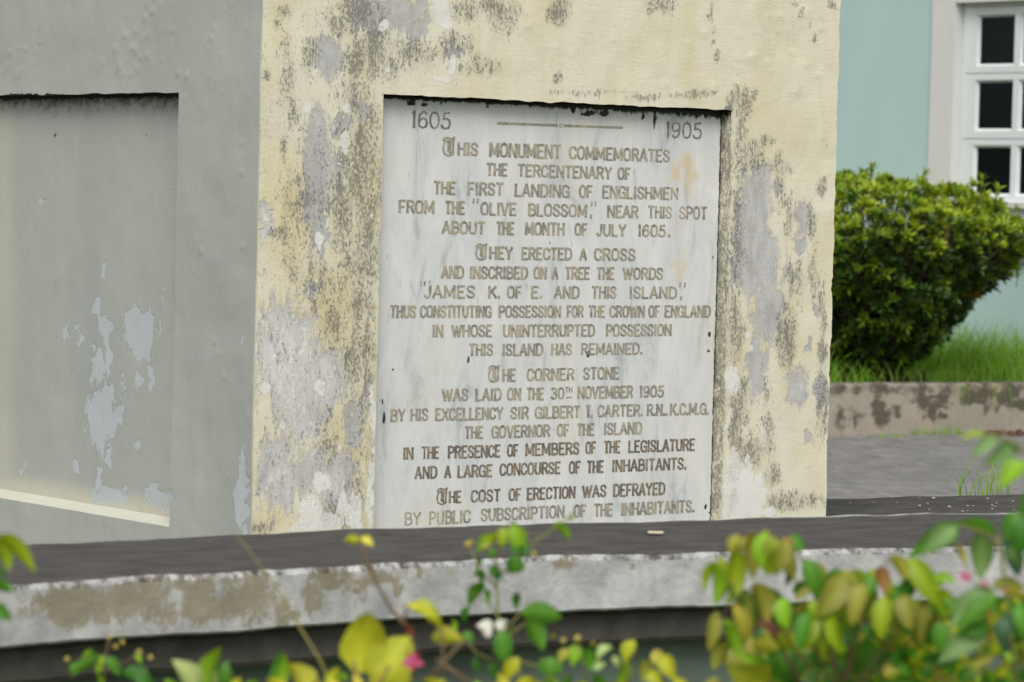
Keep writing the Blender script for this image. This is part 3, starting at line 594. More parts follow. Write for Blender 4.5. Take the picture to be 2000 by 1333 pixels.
TEXT = [
 ('g', [('1605',803,881,217.5,252.5,.8)]), ('g', [('1905',1299.5,1371,238.5,271.5,.75)]),
 ('o', [('~',864,889,267,306,.62),('HIS',893,934,278.5,304.5),('MONUMENT',955,1096,281,309),('COMMEMORATES',1111,1308.5,289,314.5)]),
 ('o', [('THE',949.5,991.5,319,344),('TERCENTENARY',1010.5,1195,323.5,348),('OF',1206,1231.6,327.7,351.6)]),
 ('o', [('THE',846.8,890,354.5,380),('FIRST',912.7,983.7,356.4,382),('LANDING',1004.7,1112.6,360,385.5),('OF',1130.8,1157.7,362,387),('ENGLISHMEN',1175.6,1324.7,364.5,389.5)]),
 ('o', [('FROM',778,848.7,391.5,417),('THE',868.6,908.5,393,418.8),('OLIVE',938,1009,395.5,421),('BLOSSOM',1031,1147,398.5,423.6),(',',1152,1157,400.5,424.5),('NEAR',1185.4,1247,401.6,426),('THIS',1265,1312,402.6,427.4),('SPOT',1325.7,1381.4,403.7,429)]),
 ('o', [('ABOUT',863,948,432.5,457.5),('THE',969,1005,433.5,459),('MONTH',1025,1103,434.8,460),('OF',1122,1147,436.4,460.5),('JULY',1164,1223,438,462),('1605',1245,1300.5,439,463.5),('.',1304.5,1309.5,439,464)]),
 ('o', [('~',928,952,475,509,.62),('HEY',955,1001.5,481.7,507),('ERECTED',1018,1117,483.7,508.3),('A',1132,1146,484.8,509),('CROSS',1160,1241,485.3,510)]),
 ('o', [('AND',861.6,906,519.5,544.6),('INSCRIBED',917,1031,520.7,545.3),('ON',1042,1068,521.2,545.6),('A',1078,1090.4,521.5,546),('TREE',1103,1152,521.8,546.3),('THE',1165,1200,522.4,546.5),('WORDS',1216,1295,523,546.8)]),
 ('o', [('JAMES',827,928,557.7,583),('K.',953,977.5,558.7,583.2),('OF',990,1019,559,583.2),('E.',1036.7,1059.6,559,583.2),('AND',1082,1131.8,559.4,583.3),('THIS',1155,1204,559.5,583.6),('ISLAND',1228.6,1322,559.9,583.8),(',',1328,1332.5,560,584)]),
 ('o', [('THUS',761.5,812.7,596.5,621.8),('CONSTITUTING',820,960,597,621),('POSSESSION',973.6,1096,597,620.8),('FOR',1106.5,1139.8,597.2,620.8),('THE',1149,1182,597.2,620.8),('CROWN',1190,1259.5,597.2,620.6),('OF',1266,1289,597,620.6),('ENGLAND',1297.5,1388,596.8,620.6)]),
 ('o', [('IN',844,866,634.5,658.8),('WHOSE',881.6,961.7,634.5,658.8),('UNINTERRUPTED',982,1162,634.1,658.4),('POSSESSION',1183,1311.7,633.4,657.3)]),
 ('o', [('THIS',915,963,671.4,695.8),('ISLAND',980.6,1060.6,671.3,695.4),('HAS',1076,1117,671,694.7),('REMAINED',1134,1249,670.3,693.4),('.',1250.5,1255,669.5,693)]),
 ('o', [('~',952.8,976,713,747.5,.62),('HE',981,1007.6,720.4,746),('CORNER',1028.5,1121.6,719.6,744),('STONE',1138.7,1210,717.3,742)]),
 ('d', [('WAS',862.7,915,759.2,784),('LAID',927.8,979.5,758.8,783.5),('ON',990,1018,758,782.5),('THE',1028,1063,757.4,781.9),('30',1075.7,1102.5,757,780.5),('TH',1103.5,1118,756.5,767),('NOVEMBER',1127.7,1236.4,754.3,778.6),('1905',1248.4,1297,753,776.8)]),
 ('d', [('BY',762,791.8,799.2,823.8),('HIS',801,836.7,798.2,822.7),('EXCELLENCY',849.4,982.6,796.5,821),('SIR',996.6,1033,794.6,818.9),('GILBERT',1044.4,1133.6,793.3,817.4),('T.',1143.8,1158,791.8,815.8),('CARTER.',1166.8,1256,790.6,814.2),('R.N..',1263,1304.5,789,812.6),('K.C.M.G.',1308,1385,787.5,811)]),
 ('d', [('THE',907,944,832.8,857.2),('GOVERNOR',959.6,1074.5,830.5,855),('OF',1087.4,1112,828.4,852.6),('THE',1126.4,1161,827.5,851.4),('ISLAND',1179,1254,825.2,849.2)]),
 ('b', [('IN',786.6,807.8,873.7,898.3),('THE',822.4,858,872.3,897),('PRESENCE',874,978,869.9,895),('OF',989.8,1013,867.9,892.4),('MEMBERS',1025.5,1131.8,865,889.5),('OF',1143,1164,862.8,887),('THE',1179,1212,861.3,885.8),('LEGISLATURE',1226.7,1357.6,858.7,882.7)]),
 ('b', [('AND',809.6,853.8,910.8,936),('A',867.8,881,909.6,934.4),('LARGE',893,961.7,908,932.9),('CONCOURSE',975.5,1095,903.6,927.8),('OF',1110.6,1134,900.9,925.4),('THE',1145.8,1179.5,899.8,924),('INHABITANTS.',1194.8,1340.8,896,920)]),
 ('b', [('~',852,874.5,952.6,987,.62),('HE',876,901.5,959,983.2),('COST',919,978,956.4,981),('OF',993,1018,954.3,978.6),('ERECTION',1028.5,1124,951.3,975.6),('WAS',1136.6,1184.6,947.6,971.8),('DEFRAYED',1196.9,1299,944,968.8)]),
 ('d', [('BY',789,822,1000,1026.6),('PUBLIC',837,919,997.4,1024),('SUBSCRIPTION',938.7,1103,990.4,1015.6),('OF',1120,1145,985.9,1010.4),('THE',1159.6,1197,983.8,1009),('INHABITANTS.',1213,1356.8,979.5,1004.4)]),
]
LM = {'g': GREYL, 'o': GOLD, 'd': GOLD, 'b': BROWNL}
for idx, (k, ws) in enumerate(TEXT):
    mbs = (MB(), MB())
    for wd in ws: word(mbs, *wd)
    if idx == 5: quote(mbs, 922.8, 935.4, 389, 396); quote(mbs, 1153.5, 1165.7, 395, 402)
    if idx == 9: quote(mbs, 820, 832, 551, 558); quote(mbs, 1326, 1340.6, 553, 561)
    if idx == 14:
        a = uz(1106, 776.5, DU, NU, PD); b = uz(1116, 776, DU, NU, PD); stroke(mbs[1], [a, b], .003, .0025, .001)
    m = MB()
    for q in (0, 1):
        V = np.concatenate(mbs[q].v); m.add(V, mbs[q].f, q)
    m.build('inscription_line', [EDGE, LM[k]], plaque)
rule = MB(); 
for (xa, ya, xb, yb) in ((972, 241, 1088, 245.4), (1102, 246, 1215, 250)):
    a = uz(xa, ya, DU, NU, PD); b = uz(xb, yb, DU, NU, PD); stroke(rule, [a, b], .006, .0058, .0004); 
cc = uz(1095.3, 245.7, DU, NU, PD)
for k in range(10):
    t0, t1 = 2 * math.pi * k / 10, 2 * math.pi * (k + 1) / 10
    stroke(rule, [(cc[0] + .005 * math.cos(t0), cc[1] + .004 * math.sin(t0)), (cc[0] + .005 * math.cos(t1), cc[1] + .004 * math.sin(t1))], .0025, .0025, .0005 + k * .00002)
rule.build('ruled_line', [GOLD], plaque)

# plinth under the monument (dark, weathered top)
ZP = 0.755
pa = on_z(1600, 976, ZP); pb = on_z(2050, 964, ZP)
pl = MB(); pd = (pb - pa); pd[2] = 0; pd /= np.linalg.norm(pd); pn = np.array([-pd[1], pd[0], 0])
# a broad slab whose far right edge is pa-pb
o = pa + pd * float((SIDE - .004 - (pa - C0) @ DU) / (pd @ DU)); nL = 120; nW = 40; wid = 1.9
pn = DL                                         # butts against the side of the pedestal
G = np.array([o + pd * (2.6 * i / nL) - pn * (wid * j / nW) for j in range(nW + 1) for i in range(nL + 1)])
G[:, 2] = ZP - 0.0 + (fbm(G, 6, 3, 51) - .5) * .006
e0 = np.arange(nL + 1); G[e0] += (fbm(G[e0], 12, 3, 53) - .5)[:, None] * pn * .03
pl.add(G, [(j * (nL + 1) + i, (j + 1) * (nL + 1) + i, (j + 1) * (nL + 1) + i + 1, j * (nL + 1) + i + 1) for j in range(nW) for i in range(nL)])
base = G.copy(); ring = list(range(nL + 1)); bk = G[ring].copy(); bk[:, 2] = 0
pl.add(np.concatenate([G[ring], bk]), [(i, i + 1, nL + 2 + i, nL + 1 + i) for i in range(nL)])
fr = G[[nW * (nL + 1) + i for i in range(nL + 1)]]; fb = fr.copy(); fb[:, 2] = 0
pl.add(np.concatenate([fr, fb]), [(i, nL + 1 + i, nL + 2 + i, i + 1) for i in range(nL)])
for c in (0, nL):
    q = G[[j * (nL + 1) + c for j in range(nW + 1)]]; qb = q.copy(); qb[:, 2] = 0
    pl.add(np.concatenate([q, qb]), [((i, i + 1, nW + 2 + i, nW + 1 + i) if c else (i, nW + 1 + i, nW + 2 + i, i + 1)) for i in range(nW)])
pl.build('plinth', [COPING], root, {'dark': np.full(pl.n, .9), 'brown': np.zeros(pl.n)}, smooth=False)

# pebbles on the plinth
for i, (x, y, r) in enumerate([(1823,974.5,5),(1741,972,2.5),(1796,974,2.5),(1796,989,4),(1812,984,2.5),(1854,991.5,5),(1815,996,2.5),(1890,989,3),(1901,989,2.5),(1880,1000,3),(1938,988,3),(1943,990,2.5),(1938,995,3),(1929,975,3),(1890,998,2),(1706,982,2),(1752,982,2),(1978,980,3),(1946,984,2.5),(1765,992,1.8),(1660,983,2),(1980,996,2)]):
    p = on_z(x, y, ZP); d = np.linalg.norm(p - CAM); rr = r * d / FPX * .62
    m = MB(); k = random.random(); V = []; F = []
    for a in range(1, 4):
        for b in range(7):
            th = math.pi * a / 4; ph = 2 * math.pi * b / 7
            V.append(p + np.array([math.sin(th) * math.cos(ph) * rr * 1.2, math.sin(th) * math.sin(ph) * rr, math.cos(th) * rr * .7 + rr * .45]) * random.uniform(.8, 1.2) - p * 0 if False else p + np.array([math.sin(th) * math.cos(ph) * rr * random.uniform(1, 1.4), math.sin(th) * math.sin(ph) * rr * random.uniform(.8, 1.1), math.cos(th) * rr * .7 + rr * .5]))
    for a in range(2):
        for b in range(7): F.append((a * 7 + b, (a + 1) * 7 + b, (a + 1) * 7 + (b + 1) % 7, a * 7 + (b + 1) % 7))
    F += [tuple(range(7)), tuple(range(20, 13, -1))]
    m.add(V, F); ob = m.build('pebble', [PEB], None, None, True, loc=p)
    tag(ob, 'small pale pebble lying on the dark plinth top beside the cream monument', 'pebble', 'pebbles scattered on the plinth')

# ------------------------------------------------------------------ low front wall
ZW = 1.0
fpx = [(-420,1168),(-200,1152.5),(0,1140),(200,1128),(400,1117),(600,1106),(800,1095),(1000,1085.5),(1200,1080),(1400,1075),(1650,1070),(1850,1066),(2050,1063),(2300,1061),(2900,1057)]
fp = np.array([on_z(x, y, ZW) for x, y in fpx])
seg = np.r_[0, np.cumsum(np.linalg.norm(np.diff(fp, axis=0), axis=1))]
tt = np.linspace(0, seg[-1], 230)
path = np.stack([np.interp(tt, seg, fp[:, k]) for k in range(3)], 1)
for _ in range(14): path[1:-1] = (path[:-2] + path[1:-1] * 2 + path[2:]) / 4
tan = np.gradient(path, axis=0); tan /= np.linalg.norm(tan, axis=1)[:, None]
inn = np.stack([-tan[:, 1], tan[:, 0], np.zeros(len(tan))], 1)         # towards the monument
wall = empty('garden_wall', path[70] * [1, 1, 0], 'low weathered garden wall with dark-topped white coping in front of the monument', 'wall')
wid_ = np.interp(path[:, 0], [-.83, -.44, .2, .59, 1.01], [.424, .467, .479, .512, .58]) / .425
def sweep(prof, name, mat, amp, attr_fn=None, seed=0):
    """prof: list of (inward, height)"""
    V = []
    for (a, h) in prof:
        V.append(path + inn * (a * (wid_ if a > .09 else np.ones_like(wid_)))[:, None] + UPZ * (h - 0))
    V = np.concatenate(V); V[:, 2] = np.tile(0, len(V)) + np.repeat([h for a, h in prof], len(path))
    m = len(path); k = len(prof); dsp = (fbm(V, 14, 4, seed) - .5)
    V = V + np.tile(inn, (k, 1)) * (dsp * amp)[:, None] + UPZ * ((fbm(V, 11, 4, seed + 5) - .5) * amp)[:, None]
    F = [(j * m + i, j * m + i + 1, ((j + 1) % k) * m + i + 1, ((j + 1) % k) * m + i) for j in range(k) for i in range(m - 1)]
    F += [tuple(j * m for j in range(k)), tuple(j * m + m - 1 for j in range(k - 1, -1, -1))]
    mb = MB(); mb.add(V, F); at_ = attr_fn(V) if attr_fn else None
    return mb.build(name, [mat], wall, at_, smooth=False), V
CT, CW = 0.100, 0.425
prof = [(CW, ZW - CT), (CW, ZW)] + [(CW - (CW - .014) * i / 12, ZW + .0) for i in range(1, 12)] + [(.014, ZW), (.005, ZW - .004), (0, ZW - .012)] + [(0, ZW - .012 - (CT - .018) * i / 10) for i in range(1, 10)] + [(0, ZW - CT + .006), (.006, ZW - CT)]
BR = [(330,1155,240,55,.5),(560,1165,90,45,.5),(150,1185,95,42,.95),(240,1170,60,40),(110,1180,50,45,.9),(300,1175,30,50),(395,1170,45,50),(340,1145,60,18,.8),(490,1165,62,52),(545,1195,24,34,.9),(610,1150,18,48),(640,1130,26,20),(615,1185,16,18),(690,1130,34,30,.85),(695,1160,26,20,.75),(570,1195,12,14),(770,1150,8,12,.95),(745,1120,40,14,.9),(1105,1100,30,20,.9),(820,1120,14,30,.85),(1215,1172,6,6,.8),(1240,1105,8,5,.7),(100,1140,60,12,.6),(1660,1075,60,6,.7),(20,1160,12,20,.5),(930,1110,30,10,.4),(450,1200,50,20,.7)]
def wall_attr(V):
    X, Y = px(V); dist = (V - np.tile(path, (len(V) // len(path), 1)))
    inw = np.einsum('ij,ij->i', dist, np.tile(inn, (len(V) // len(path), 1)))
    dark = np.clip((inw + .004) / 0.016, 0, 1) * (V[:, 2] > ZW - .014) * 0.95
    dark = np.where((inw < .011) & (V[:, 2] > ZW - .014), .47, dark)
    dark = np.where((V[:, 2] < ZW - CT + .002), .8, dark)
    dark = np.where((np.arange(len(V)) // len(path) == 1) & (X > 1500), .3, dark)
    return {'dark': dark, 'brown': field(X, Y, BR) * (inw < .02) * .88}
sweep(prof, 'coping', COPING, .007, wall_attr, 61)
sweep([(CW - .03, ZW - CT - .06), (CW - .03, ZW - CT - .001), (.035, ZW - CT - .001), (.03, ZW - CT - .01), (.03, ZW - CT - .052), (.035, ZW - CT - .06)], 'second_course', DARKWALL, .008, None, 71)
sweep([(CW - .06, 0), (CW - .06, ZW - CT - .061), (.075, ZW - CT - .061), (.075, ZW - CT - .25), (.075, .3), (.075, 0)], 'wall_body', GREENWALL, .01, None, 81)

fc = on_z(1280, 1041.5, ZW + .004); ch = MB()
R_ = np.array([.021, .024, .019, .025, .02, .023, .018, .024]); R_ = R_ * .72; an_ = np.arange(8) * math.pi / 4
lowr = [fc + np.array([a_ * math.cos(t_), a_ * .8 * math.sin(t_), 0]) for a_, t_ in zip(R_, an_)]; topr = [p_ * .999 + fc * .001 + UPZ * random.uniform(.0015, .003) for p_ in lowr]
ch.add(lowr + topr, [tuple(range(7, -1, -1)), tuple(range(8, 16))] + [(i, (i + 1) % 8, 8 + (i + 1) % 8, 8 + i) for i in range(8)])
tag(ch.build('paint_chip', [PEB], None, None, False, loc=fc), 'pale chip of paint lying alone on the dark coping below the plaque', 'paint chip')

# ------------------------------------------------------------------ ground, road, verge, kerb
g = MB(); g.add([(-150, -40, 0), (150, -40, 0), (150, 300, 0), (-150, 300, 0)], [(0, 1, 2, 3)])
tag(g.build('ground', [TURF]), kind='structure')
KA = on_z(1610, 853.5, 0.0); KB_ = on_z(2010, 846, 0.0); kd = KB_ - KA; kd[2] = 0; kd /= np.linalg.norm(kd); kn = np.array([-kd[1], kd[0], 0])
r = MB(); a = KA - kd * 14; b = KA + kd * 20
r.add([a - kn * 12.0 + UPZ * .004, b - kn * 12.0 + UPZ * .004, b + UPZ * .004 + kn * .02, a + UPZ * .004 + kn * .02], [(0, 1, 2, 3)])
tag(r.build('road', [ASPHALT]), kind='structure')
KH = 0.345
km = MB(); nx, nz = 400, 24
kx = np.linspace(-4, 8, nx + 1); kz = np.linspace(0, KH, nz + 1)
prof_k = [(0.0, z) for z in kz] + [(0.004, KH + .008), (0.02, KH + .014), (.18, KH + .014), (.18, 0)]
V = np.array([KA + kd * x + kn * c + UPZ * z for (c, z) in prof_k for x in kx]); V += (fbm(V, 5, 4, 91) - .5)[:, None] * kn * .012 + UPZ * ((fbm(V, 3, 3, 93) - .5) * .008 * (V[:, 2] > .1))[:, None]
m_ = nx + 1
km.add(V, [(j * m_ + i, j * m_ + i + 1, (j + 1) * m_ + i + 1, (j + 1) * m_ + i) for j in range(len(prof_k) - 1) for i in range(nx)])
X, Y = px(V)
KD = [(1640,815,15,24),(1672,818,14,18),(1715,790,16,16),(1722,815,16,22),(1745,800,10,14),(1800,785,26,12),(1835,780,30,14),(1825,800,12,20),(1843,815,10,9),(1800,818,8,9),(1900,780,30,14),(1960,770,45,16,.95),(1990,790,30,14,.9),(1940,765,60,8),(1640,768,60,6,.6),(1760,766,80,7,.62),(1885,765,50,8,.8),(1690,815,4,10),(1925,805,10,20,.75)]
kf = field(X, Y, KD) * (V[:, 2] < KH + .01); kf = np.maximum(kf, np.clip((V[:, 2] - KH + .09) / .05, 0, 1) * .58); kf = np.maximum(kf, .5 * np.exp(-V[:, 2] / .015))
xx = (V - KA) @ kd
for jx in ((uzj := float((on_z(1691, 820, 0.1) - KA) @ kd)), uzj + 2.4, uzj + 1.15): kf = np.maximum(kf, .7 * np.exp(-np.abs(xx - jx) / .012))
ko = km.build('kerb_wall', [KERB], None, {'dark': kf}, loc=KA)
tag(ko, 'low mossy concrete kerb wall along the road below the bush', 'kerb')
vg = MB(); nvx, nvy = 60, 20
a = KA - kd * 6 + kn * .181
V = np.array([a + kd * 15 * i / nvx + kn * (9 * (j / nvy) ** 1.6) + UPZ * (KH - .01) for j in range(nvy + 1) for i in range(nvx + 1)]); V[:, 2] += (fbm(V, 1.2, 3, 95) - .5) * .05
vg.add(V, [(j * (nvx + 1) + i, j * (nvx + 1) + i + 1, (j + 1) * (nvx + 1) + i + 1, (j + 1) * (nvx + 1) + i) for j in range(nvy) for i in range(nvx)])
tag(vg.build('verge', [SOIL]), kind='structure')

# ------------------------------------------------------------------ mint building with white window
BP = at(1880, 300, 27.0); BP[2] = 0; BD = -DL; BN = NL.copy()          # BD runs to the right and nearer; BN faces us
def bs(x, y, off=0):
    P = on_plane(x, y, BP + BN * off, BN); return float((P - BP) @ BD), float(P[2])
house = empty('mint_house', BP, 'pale mint house wall with white-trimmed window behind the green bush', 'house')
sL, _ = bs(1816, 230, .03); sJ, _ = bs(1860, 230, .03)              # surround: outer edge, inner edge
pw = [bs(1909.6, 80, -.04)[0], bs(1977, 80, -.04)[0], bs(1994, 80, -.04)[0]]
zt = [bs(1945, y, -.04)[1] for y in (33, 124.6, 161, 251.4, 288.5, 378)]
zseam = [bs(1945, y, -.02)[1] for y in (143, 271.5)]; zhead = bs(1920, 4, .03)[1]; zsill = bs(1950, 398, .0)[1]; zsill2 = bs(1960, 407, 0)[1]
zap = bs(1985, 468, .02)[1]; zl1 = bs(1985, 499, .03)[1]; zl0 = bs(1985, 508, .03)[1]
print('house', sL, sJ, pw, zt, zhead, zsill, zl1)
pitch = pw[2] - pw[0]; ncol = 3; sR = pw[0] + pitch * ncol + (pw[0] - sJ) + 0.0
WT, TH = 5.2, 0.3
def bx(mb, s0, s1, z0, z1, o0, o1, mat=0):        # o: offsets along BN (o1 > o0)
    mb.box(BP + BD * s0 + UPZ * z0 + BN * o0, BD * (s1 - s0), BN * (o1 - o0), UPZ * (z1 - z0), mat)
wl = MB()
bx(wl, -9, sJ - .02, 0, WT, -TH, 0); bx(wl, sR + .02, sR + 5, 0, WT, -TH, 0); bx(wl, sJ - .02, sR + .02, 0, zsill2 - .001, -TH, 0); bx(wl, sJ - .02, sR + .02, zhead + .02, WT, -TH, 0)
wl.build('wall', [MINT], house)
rf = MB(); bx(rf, -9.4, sR + 5.4, WT + .002, WT + .2, -4, .5); rf.build('roof', [WHITE], house)
tr = MB(); JO = .035; sRO = sR + (sJ - sL)
bx(tr, sL, sJ, zap, zhead + .3, .002, JO); bx(tr, sR, sRO, zap, zhead + .3, .002, JO); bx(tr, sJ + .001, sR - .001, zhead, zhead + .298, .002, JO - .002)
bx(tr, sJ - .019, sJ, zsill2 + .001, zhead + .019, -.25, .001); bx(tr, sR, sR + .019, zsill2 + .001, zhead + .019, -.25, .001); bx(tr, sJ + .001, sR - .001, zhead, zhead + .019, -.25, .001)
tr.build('window_surround', [WHITE], house)
ap = MB(); bx(ap, sJ + .001, sR - .001, zap, zsill2 - .002, .002, .02); ap.build('apron', [APRON], house)
sl = MB(); bx(sl, sJ + .001, sR - .001, zsill2, zsill, -.1, .055); sl.build('sill', [WHITE], house)
ld = MB(); bx(ld, -9, sR + 5, zl0, zl1, .002, .05); bx(ld, -9, sR + 5, zl0 - .02, zl0 - .001, .002, .03); ld.build('ledge', [WHITE], house)
win = MB(); FO = -.045                                              # outer face of the window leaf lies in the reveal
s0, s1 = sJ + .004, sR - .004
# fixed lining around the sashes
bx(win, s0, s0 + .03, zsill + .001, zhead - .002, -.14, FO - .012); bx(win, s1 - .03, s1, zsill + .001, zhead - .002, -.14, FO - .012)
bx(win, s0 + .031, s1 - .031, zhead - .03, zhead - .002, -.14, FO - .012)
wo_ = win.build('window_frame', [FRAMEW], house)
rows = [(zhead - .032, zseam[0], zt[0], zt[1]), (zseam[0], zseam[1], zt[2], zt[3]), (zseam[1], zsill + .002, zt[4], zt[5])]
for (za, zb, ta, tb) in rows:
    sa = MB(); za -= .003; zb += .003; l, rr = s0 + .034, s1 - .034
    panes = [(pw[0] + pitch * c, pw[1] + pitch * c) for c in range(ncol)]
    BV = .018                                                       # bevelled glazing edge
    bx(sa, l, rr, ta + BV, za, -.1, FO); bx(sa, l, rr, zb, tb - BV, -.1, FO)
    ed = [l] + [q for a_, b_ in panes for q in (a_ - BV, b_ + BV)] + [rr]
    for i in range(0, len(ed), 2): bx(sa, ed[i], ed[i + 1], tb - BV + .0005, ta + BV - .0005, -.099, FO - .001)
    for a_, b_ in panes:                                            # splayed inner rim of each light
        f_ = lambda s_, z_, o_: BP + BD * s_ + UPZ * z_ + BN * o_
        O = [f_(a_ - BV, tb - BV, FO - .004), f_(b_ + BV, tb - BV, FO - .004), f_(b_ + BV, ta + BV, FO - .004), f_(a_ - BV, ta + BV, FO - .004)]
        I = [f_(a_, tb, FO - .03), f_(b_, tb, FO - .03), f_(b_, ta, FO - .03), f_(a_, ta, FO - .03)]
        sa.add(O + I, [(0, 1, 5, 4), (1, 2, 6, 5), (2, 3, 7, 6), (3, 0, 4, 7)])
    so = sa.build('sash', [FRAMEW], house)
    for a_, b_ in panes:
        gm = MB(); bx(gm, a_ - .004, b_ + .004, tb - .004, ta + .004, FO - .038, FO - .032); gm.build('pane', [GLASS], so)
cu = MB(); cs = np.linspace(s0, s1, 160); cz = np.array([zsill, zhead])
V = np.array([BP + BD * s_ + UPZ * z_ + BN * (-.2 + .02 * math.sin(s_ * 70) + .012 * math.sin(s_ * 31 + 1)) for z_ in cz for s_ in cs])
cu.add(V, [(i, i + 1, 161 + i, 160 + i) for i in range(159)])
co = cu.build('curtain', [CURTAIN], None, None, True, loc=BP + BD * (s0 + .6) + UPZ * zsill)
tag(co, 'dark curtain hanging behind the panes of the white window', 'curtain')
ro = MB(); bx(ro, s0 - .3, s1 + .3, zsill - .3, zhead + .3, -1.4, -1.38); ro.build('back_wall', [CURTAIN], house)

# ------------------------------------------------------------------ leaves
def leaf(mb, b, t, wid, col, roll=0.0, fold=0.35, droop=0.15, shape='ovate', nseg=7, side=None, jit=.12):
    b, t = np.asarray(b, float), np.asarray(t, float); a = t - b; L = np.linalg.norm(a); a /= L
    v = (b + t) / 2 - CAM; v /= np.linalg.norm(v)
    s_ = np.cross(a, v) if side is None else np.cross(a, side); s_ /= (np.linalg.norm(s_) + 1e-9); n = np.cross(s_, a)
    s2 = s_ * math.cos(roll) + n * math.sin(roll); n2 = np.cross(s2, a)
    if n2[2] < 0: n2 = -n2
    V = []
    for i in range(nseg + 1):
        q = i / nseg
        if shape == 'ovate': w = math.sin(math.pi * min(1, q ** .75)) ** .85 * (1 if q < .5 else (1 - .25 * (q - .5)))
        elif shape == 'oblong': w = max(0, math.sin(math.pi * q ** .78)) ** .68
        elif shape == 'round': w = max(0, 1 - abs(2 * q - 1) ** 2.6) ** .6
        elif shape == 'heart': w = (min(1, q * 5) ** .5) * (1 - q ** 2.2) ** .7
        elif shape == 'blade': w = (1 - q) ** .6
        else: w = math.sin(math.pi * q) ** .9
        c = b + a * L * q + n2 * (math.sin(math.pi * q) * droop * L)
        for k in (-1, -.5, 0, .5, 1):
            V.append(c + s2 * (k * w * wid / 2) + n2 * (abs(k) * fold * w * wid / 2) + n2 * (math.sin(q * 9 + k * 2) * .02 * wid))
    F = [(i * 5 + k, i * 5 + k + 1, i * 5 + k + 6, i * 5 + k + 5) for i in range(nseg) for k in range(4)]
    c = np.array(col[:3]) * (1 + random.uniform(-jit, jit)) * np.array([1 + random.uniform(-jit, jit) * .6, 1, 1])
    mb.add(V, F, 0, c)
    mb.c[-1][2::5, :3] *= 1.25; mb.c[-1][0::5, :3] *= .92; mb.c[-1][4::5, :3] *= .92
NEAR = .81
LC = {'y': srgb(188, 190, 46), 'Y': srgb(214, 206, 78), 'g': srgb(86, 140, 40), 'G': srgb(58, 112, 28), 'l': srgb(136, 178, 40), 'o': srgb(150, 150, 58), 'p': srgb(122, 156, 92), 'b': srgb(88, 126, 92), 'r': srgb(178, 128, 84), 'k': srgb(120, 62, 48), 'v': srgb(150, 172, 30), 'h': srgb(170, 164, 60), 'w': srgb(172, 190, 120)}
def pleaf(mb, bx_, by_, tx, ty, w, c, d, shape='ovate', roll=None, droop=.12, fold=.35):
    d = d * NEAR; db = d + random.uniform(-.03, .03); L = math.hypot(tx - bx_, ty - by_) * d / FPX
    dt = db + random.uniform(-.35, .25) * L
    if shape in ('ovate', 'oblong'): w = min(w, math.hypot(tx - bx_, ty - by_) / 1.75)
    leaf(mb, at(bx_, by_, db), at(tx, ty, dt), w * d / FPX * 1.12, LC[c], random.uniform(-.75, .75) if roll is None else roll, fold, droop, shape)
def pstem(mb, pts, d, r0, r1, col=None):
    d = d * NEAR; P = [at(x, y, d) for x, y in pts]
    mb.tube(P, r0 * d / FPX, r1 * d / FPX, 6)
def roots(mb, x, y, d, r, lean=.05):
    d = d * NEAR; p = at(x, y, d); q = p.copy(); q[2] = 0; q[0] += random.uniform(-lean, lean); q[1] += random.uniform(-lean, lean)
    mid = p * .5 + q * .5 + np.array([random.uniform(-.02, .02), random.uniform(-.02, .02), 0])
    mb.tube([q, mid, p], r * 1.5 * d / FPX, r * d / FPX, 6)
def low_leaves(mb, x, y, d, n, cols, size):
    d = d * NEAR; p = at(x, y, d)
    for i in range(n):
        h = random.uniform(.2, .92) * p[2]; an = random.uniform(0, 2 * math.pi); rr = random.uniform(.01, .1)
        b_ = np.array([p[0], p[1], h]); t_ = b_ + np.array([math.cos(an), math.sin(an), random.uniform(-.3, .5)]) * size * random.uniform(.7, 1.2)
        leaf(mb, b_, t_, size * .5, LC[random.choice(cols)], random.uniform(-.6, .6), .3, .15, 'ovate', 5, side=np.array([0, 0, 1.0]))
def bud(mb, x, y, d, r, col, sq=1.0):
    d = d * NEAR; c = at(x, y, d); R_ = r * .82 * d / FPX; V = []; F = []
    for a in range(5):
        for k in range(7):
            th = math.pi * (a + .5) / 5; ph = 2 * math.pi * k / 7
            V.append(c + R_ * np.array([math.sin(th) * math.cos(ph), math.sin(th) * math.sin(ph), math.cos(th) * sq]))
    for a in range(4):
        for k in range(7): F.append((a * 7 + k, (a + 1) * 7 + k, (a + 1) * 7 + (k + 1) % 7, a * 7 + (k + 1) % 7))
    F += [tuple(range(7)), tuple(range(34, 27, -1))]
    mb.add(V, F, 0, col[:3])
def plant(name, label, cat, x, d, leaves, stems, flowers=None, stem_mat=STEMG, rootpts=None, lowc='gG', nlow=8, size=.06, foliage='foliage', petals=None, group=None):
    gp = at(x, 1333, d * NEAR); r_ = empty(name, (gp[0], gp[1], 0), label, cat, group)
    f = MB()
    for l in leaves: pleaf(f, *l[:6], l[6] if len(l) > 6 and l[6] else d, *(l[7:8] if len(l) > 7 else ()))
    s_ = MB()
    for st in stems: pstem(s_, st[0], st[3] if len(st) > 3 else d, st[1], st[2])
    for (x_, y_, rr) in (rootpts or []):
        roots(s_, x_, y_, d, rr)
        if nlow: low_leaves(f, x_, y_ + 60, d, nlow, lowc, size)
    if f.n: f.build('foliage', [LEAF], r_, None, True)
    if s_.n: s_.build('stem', [stem_mat], r_, None, True)
    for (nm, x_, y_, dd, spec) in (flowers or []):
        q = MB()
        for it in spec: (pleaf(q, *it[1:]) if it[0] == 'L' else bud(q, *it[1:]))
        q.build(nm, [LEAF], r_, None, True)
    return r_
LC['q'] = srgb(226, 92, 140); LC['z'] = srgb(240, 238, 232); LC['m'] = srgb(214, 96, 150)
BUDC = srgb(204, 190, 104)
D0 = 4.6
